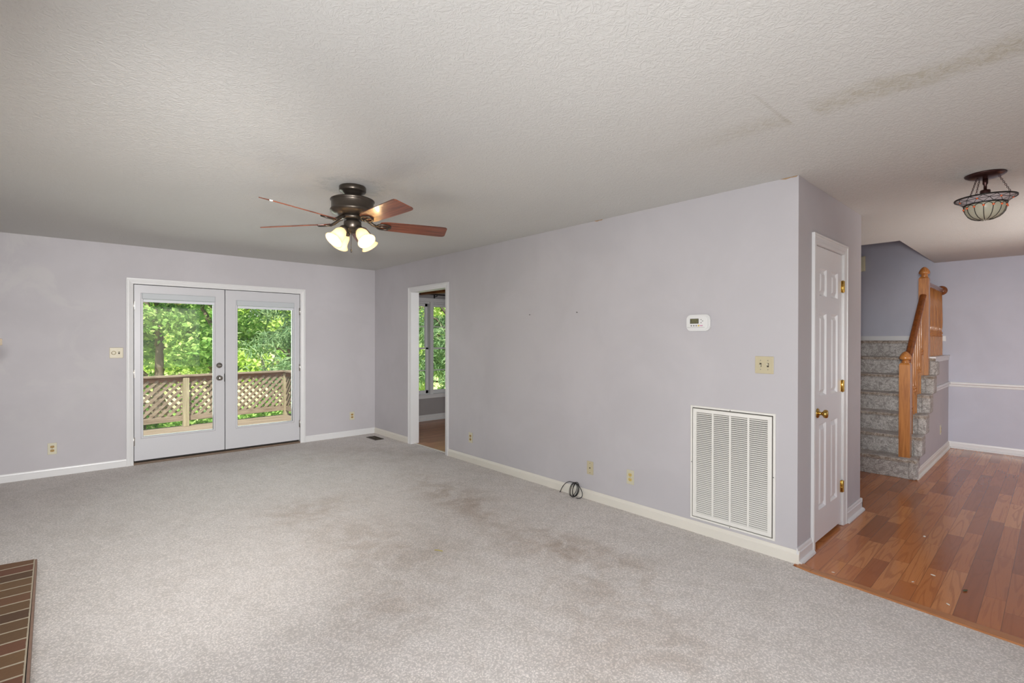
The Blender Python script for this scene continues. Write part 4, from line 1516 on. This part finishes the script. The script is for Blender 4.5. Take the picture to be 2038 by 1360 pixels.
# ------------------------------------------------------------------ deck outside
PA = Vector((-1.6, 9.73, 0)); P1 = Vector((1.467, 10.090, 0)); P2 = Vector((3.171, 10.290, 0)); P3 = Vector((3.235, 7.06, 0))
dd = (P2-P1).normalized()
PB = P1 - dd*1.83
PC = PB - dd*1.83
ZD, ZT = -0.10, 0.785
deck = empty('wooden_deck', (1.2, 8.6, ZD))
tag(deck, 'weathered wooden deck floor outside the glass doors', 'deck')
b = MB()
nb = 24
nrm = Vector((-dd.y, dd.x, 0))
for k in range(nb):
    c = P1 + nrm*(0.10-.07) - nrm*(k*.14)
    a0 = c - dd*4.4; a1 = c + dd*1.85
    b.bar((a0.x, a0.y, ZD-.018), (a1.x, a1.y, ZD-.018), .134, .036, 0.003)
at_parent(b.build('deck_boards', M_deckw), deck)
b = MB()
b.bar((PC.x, PC.y+.06, ZD-.16), (P2.x, P2.y+.06, ZD-.16), .04, .22)
at_parent(b.build('rim_joist', M_deckw), deck)
dr = empty('deck_railing', (1.2, 10.1, ZD))
tag(dr, 'weathered deck railing with crossed lattice panels outside', 'railing')


def lattice(a, b_):
    a = Vector(a); b_ = Vector(b_)
    L = (b_-a).length; u = (b_-a).normalized(); n = Vector((-u.y, u.x, 0))
    z0, z1 = 0.07, 0.70
    hgt = z1-z0
    m = MB()
    for lay, sg in ((0, 1), (1, -1)):
        off = n*(-.010 if lay == 0 else .010)
        sp = .125
        k = -int(hgt/sp)-1
        while k*sp < L:
            s0 = k*sp
            # strip from (s0,z0) to (s0+hgt,z1), clipped to panel; mirrored for other layer
            t0 = max(0, -s0); t1 = min(hgt, L-s0)
            if t1 > t0+.02:
                sa, sb = s0+t0, s0+t1
                za, zb = z0+t0, z0+t1
                if sg < 0: sa, sb = L-sa, L-sb
                A = a + u*sa + off + Vector((0, 0, za)); B = a + u*sb + off + Vector((0, 0, zb))
                m.bar(A, B, .010, .042, up=(0, 0, 1))
            k += 1
    at_parent(m.build('lattice_panel', M_deckw), dr)


secs = [(PC, PB), (PB, P1), (P1, P2), (P2, P3)]
for a, b_ in secs:
    u = (b_-a).normalized()
    lattice(a+u*.05, b_-u*.05)
for pt in (PC, PB, P1, P2, P3):
    b = MB(); b.bar((pt.x, pt.y-.03 if pt is not P3 else pt.y, ZD), (pt.x, pt.y-.03 if pt is not P3 else pt.y, ZT-.05), .088, .088, 0.004, up=(dd.x, dd.y, 0))
    at_parent(b.build('post', M_deckp), dr)
b = MB()
for a, b_ in ((PC, P2), (P2, P3)):
    b.bar((a.x, a.y, ZT-.015), (b_.x, b_.y, ZT-.015), .14, .032, 0.004)
at_parent(b.build('top_cap', M_deckw), dr)
b = MB()
for a, b_ in secs:
    b.bar((a.x, a.y+.012, ZT-.075), (b_.x, b_.y+.012, ZT-.075), .035, .088, 0.003)
at_parent(b.build('upper_rail', M_deckr), dr)
b = MB()
for a, b_ in secs:
    b.bar((a.x, a.y-.02, .040), (b_.x, b_.y-.02, .040), .035, .088, 0.003)
at_parent(b.build('lower_rail', M_deckw), dr)

# ------------------------------------------------------------------ garden
mb = MB()
nx, ny = 40, 50
gv = [[mb.bm.verts.new((-30+90*i/nx, 7.6+75*(j/ny)**1.6, -1.5 + 3.2*((j/ny)**1.6)**1.1*1.2 + .15*math.sin(i*.9+j*.5))) for j in range(ny+1)] for i in range(nx+1)]
for i in range(nx):
    for j in range(ny):
        f = mb.bm.faces.new((gv[i][j], gv[i+1][j], gv[i+1][j+1], gv[i][j+1])); f.smooth = True
o = struct('lawn', mb, M_lawn, label='sunlit lawn beyond the deck')
o['kind'] = 'structure'


def leaf_cloud(name, mat, center, rad, n, size, parent, kind='broad', seed=1, clumps=26, droop=0.0):
    rnd = random.Random(seed)
    verts = []; faces = []
    cl = []
    for _ in range(clumps):
        while True:
            p = Vector((rnd.uniform(-1, 1), rnd.uniform(-1, 1), rnd.uniform(-1, 1)))
            if p.length < 1: break
        cl.append((Vector((p.x*rad[0], p.y*rad[1], p.z*rad[2])), rnd.uniform(.16, .34)))
    rm = (rad[0]+rad[1]+rad[2])/3
    for _ in range(n):
        c, cr = rnd.choice(cl)
        d = Vector((rnd.gauss(0, 1), rnd.gauss(0, 1), rnd.gauss(0, .65)))
        p = Vector(center) + c + d*cr*rm*.55
        s = size*rnd.uniform(.6, 1.3)
        ax = Vector((rnd.gauss(0, 1), rnd.gauss(0, 1), rnd.gauss(0, .6)-droop)).normalized()
        sd = ax.cross(Vector((rnd.gauss(0, 1), rnd.gauss(0, 1), rnd.gauss(0, 1)))).normalized()
        wd = .36 if kind == 'broad' else .09
        k = len(verts)
        bend = ax.cross(sd)*s*.10
        verts += [p, p+ax*s*.45+sd*s*wd+bend, p+ax*s, p+ax*s*.45-sd*s*wd+bend]
        faces += [(k, k+1, k+2), (k, k+2, k+3)]
    me = bpy.data.meshes.new(name)
    me.from_pydata([tuple(v) for v in verts], [], faces)
    me.materials.append(mat)
    o = bpy.data.objects.new(name, me); COL.objects.link(o)
    o.parent = parent
    return o


def tree(name, loc, zc, rad, n, size, mat, label, cat, kind='broad', seed=1, trunk_r=.12, branches=6, droop=0.0, group=None, clumps=26):
    x, y, gz = loc
    t = empty(name, (x, y, gz))
    tag(t, label, cat, group)
    leaf_cloud('foliage', mat, (0, 0, zc-gz), rad, n, size, t, kind, seed, clumps, droop)
    rnd = random.Random(seed+99)
    b = MB()
    top = zc-gz+rad[2]*.6
    base = [(rnd.uniform(-.08, .08)*k, rnd.uniform(-.08, .08)*k, top*k/5) for k in range(6)]
    b.tube(base, [trunk_r*(1-.14*k) for k in range(6)], 8)
    for _ in range(branches):
        h = rnd.uniform(.25, .85)*top
        a = rnd.uniform(0, 2*PI)
        L = rnd.uniform(.5, .95)
        s = Vector((0, 0, h)); e = Vector((math.cos(a)*rad[0]*L, math.sin(a)*rad[1]*L, h+rnd.uniform(.0, .5)*rad[2]))
        m_ = (s+e)/2 + Vector((0, 0, rnd.uniform(-.1, .25)))
        b.tube([s, m_, e], [trunk_r*.4, trunk_r*.25, trunk_r*.08], 6)
    b.build('trunk', M_bark, t)
    return t


G = -1.45
tree('maple_tree', (1.35, 12.8, G), 2.3, (1.25, 1.0, 1.9), 9000, .115, M_leafA, 'bright green broadleaf tree outside behind the left glass door', 'tree', seed=3, clumps=34)
tree('maple_tree', (2.75, 14.6, G), 1.9, (0.95, .9, 2.0), 6500, .11, M_leafA, 'green broadleaf tree outside at left of the right glass door', 'tree', seed=5, clumps=26)
tree('fir_tree', (4.35, 13.0, G), 1.8, (1.15, 1.0, 1.9), 7500, .22, M_leafB, 'blue green feathery tree outside at right of the right glass door', 'tree', kind='needle', seed=8, droop=.5, clumps=40)
tree('young_tree', (1.9, 17.0, -1.3), 1.0, (2.0, 1.0, 1.1), 5000, .12, M_leafC, 'yellow green sunlit tree low behind the railing post', 'tree', seed=12)
tree('garden_bush', (1.2, 11.5, G), -.35, (1.1, .5, .8), 3200, .11, M_leafA, 'leafy bush behind the left lattice panel', 'bush', seed=21, trunk_r=.04)
tree('garden_bush', (3.05, 11.9, G), -.55, (.8, .5, .7), 1700, .12, M_leafA, 'leafy bush behind the right lattice panel', 'bush', seed=22, trunk_r=.04)
tree('pine_tree', (8.3, 12.0, G), 1.7, (1.5, 1.0, 2.3), 8000, .24, M_leafB, 'dark drooping pine outside the dining window', 'tree', kind='needle', seed=31, droop=.7, branches=16, trunk_r=.10, clumps=36)
tree('leafy_tree', (8.6, 15.5, G), 1.6, (2.2, 1.2, 2.5), 7500, .15, M_leafC, 'bright yellow green tree behind the dining window pine', 'tree', seed=33, clumps=40)
far = [(1.5, 27, 3.4, 2.9, M_leafC), (4.6, 29, 3.8, 3.2, M_leafA), (8.0, 27, 3.6, 3.0, M_leafC), (11.5, 26, 4.2, 3.6, M_leafA), (16.0, 24, 4.4, 4.0, M_leafC), (20, 28, 4.6, 4.6, M_leafA), (-3, 26, 3.6, 3.4, M_leafA)]
for i, (x, y, rx, rz, mt_) in enumerate(far):
    tree('woodland_tree', (x, y, -.6), rz*.62, (rx, 1.6, rz), 6500, .30, mt_, 'distant sunlit tree at the back of the garden', 'tree', seed=50+i, trunk_r=.2, group='distant trees closing the garden', clumps=44)
b = MB()
rnd = random.Random(4)
for k in range(22):
    a = Vector((5.0+rnd.uniform(-.7, .7), 15.0+rnd.uniform(-.3, .3), G+rnd.uniform(0, .3)+.1))
    e = a + Vector((rnd.uniform(-.9, .9), rnd.uniform(-.3, .3), rnd.uniform(.5, 1.9)))
    b.tube([a, (a+e)/2+Vector((rnd.uniform(-.1, .1), 0, .05)), e], [.035, .025, .010], 6)
b.tube([(4.3, 14.4, -.9), (4.0, 14.4, .2), (3.78, 14.4, 1.05)], [.05, .045, .03], 6)
b.tube([(3.98, 14.4, .35), (4.12, 14.4, .75), (4.2, 14.4, 1.0)], [.03, .025, .015], 6)
tag(b.build('dead_branches', M_dead), 'pile of bleached dead branches beyond the right end of the deck railing', 'branches')
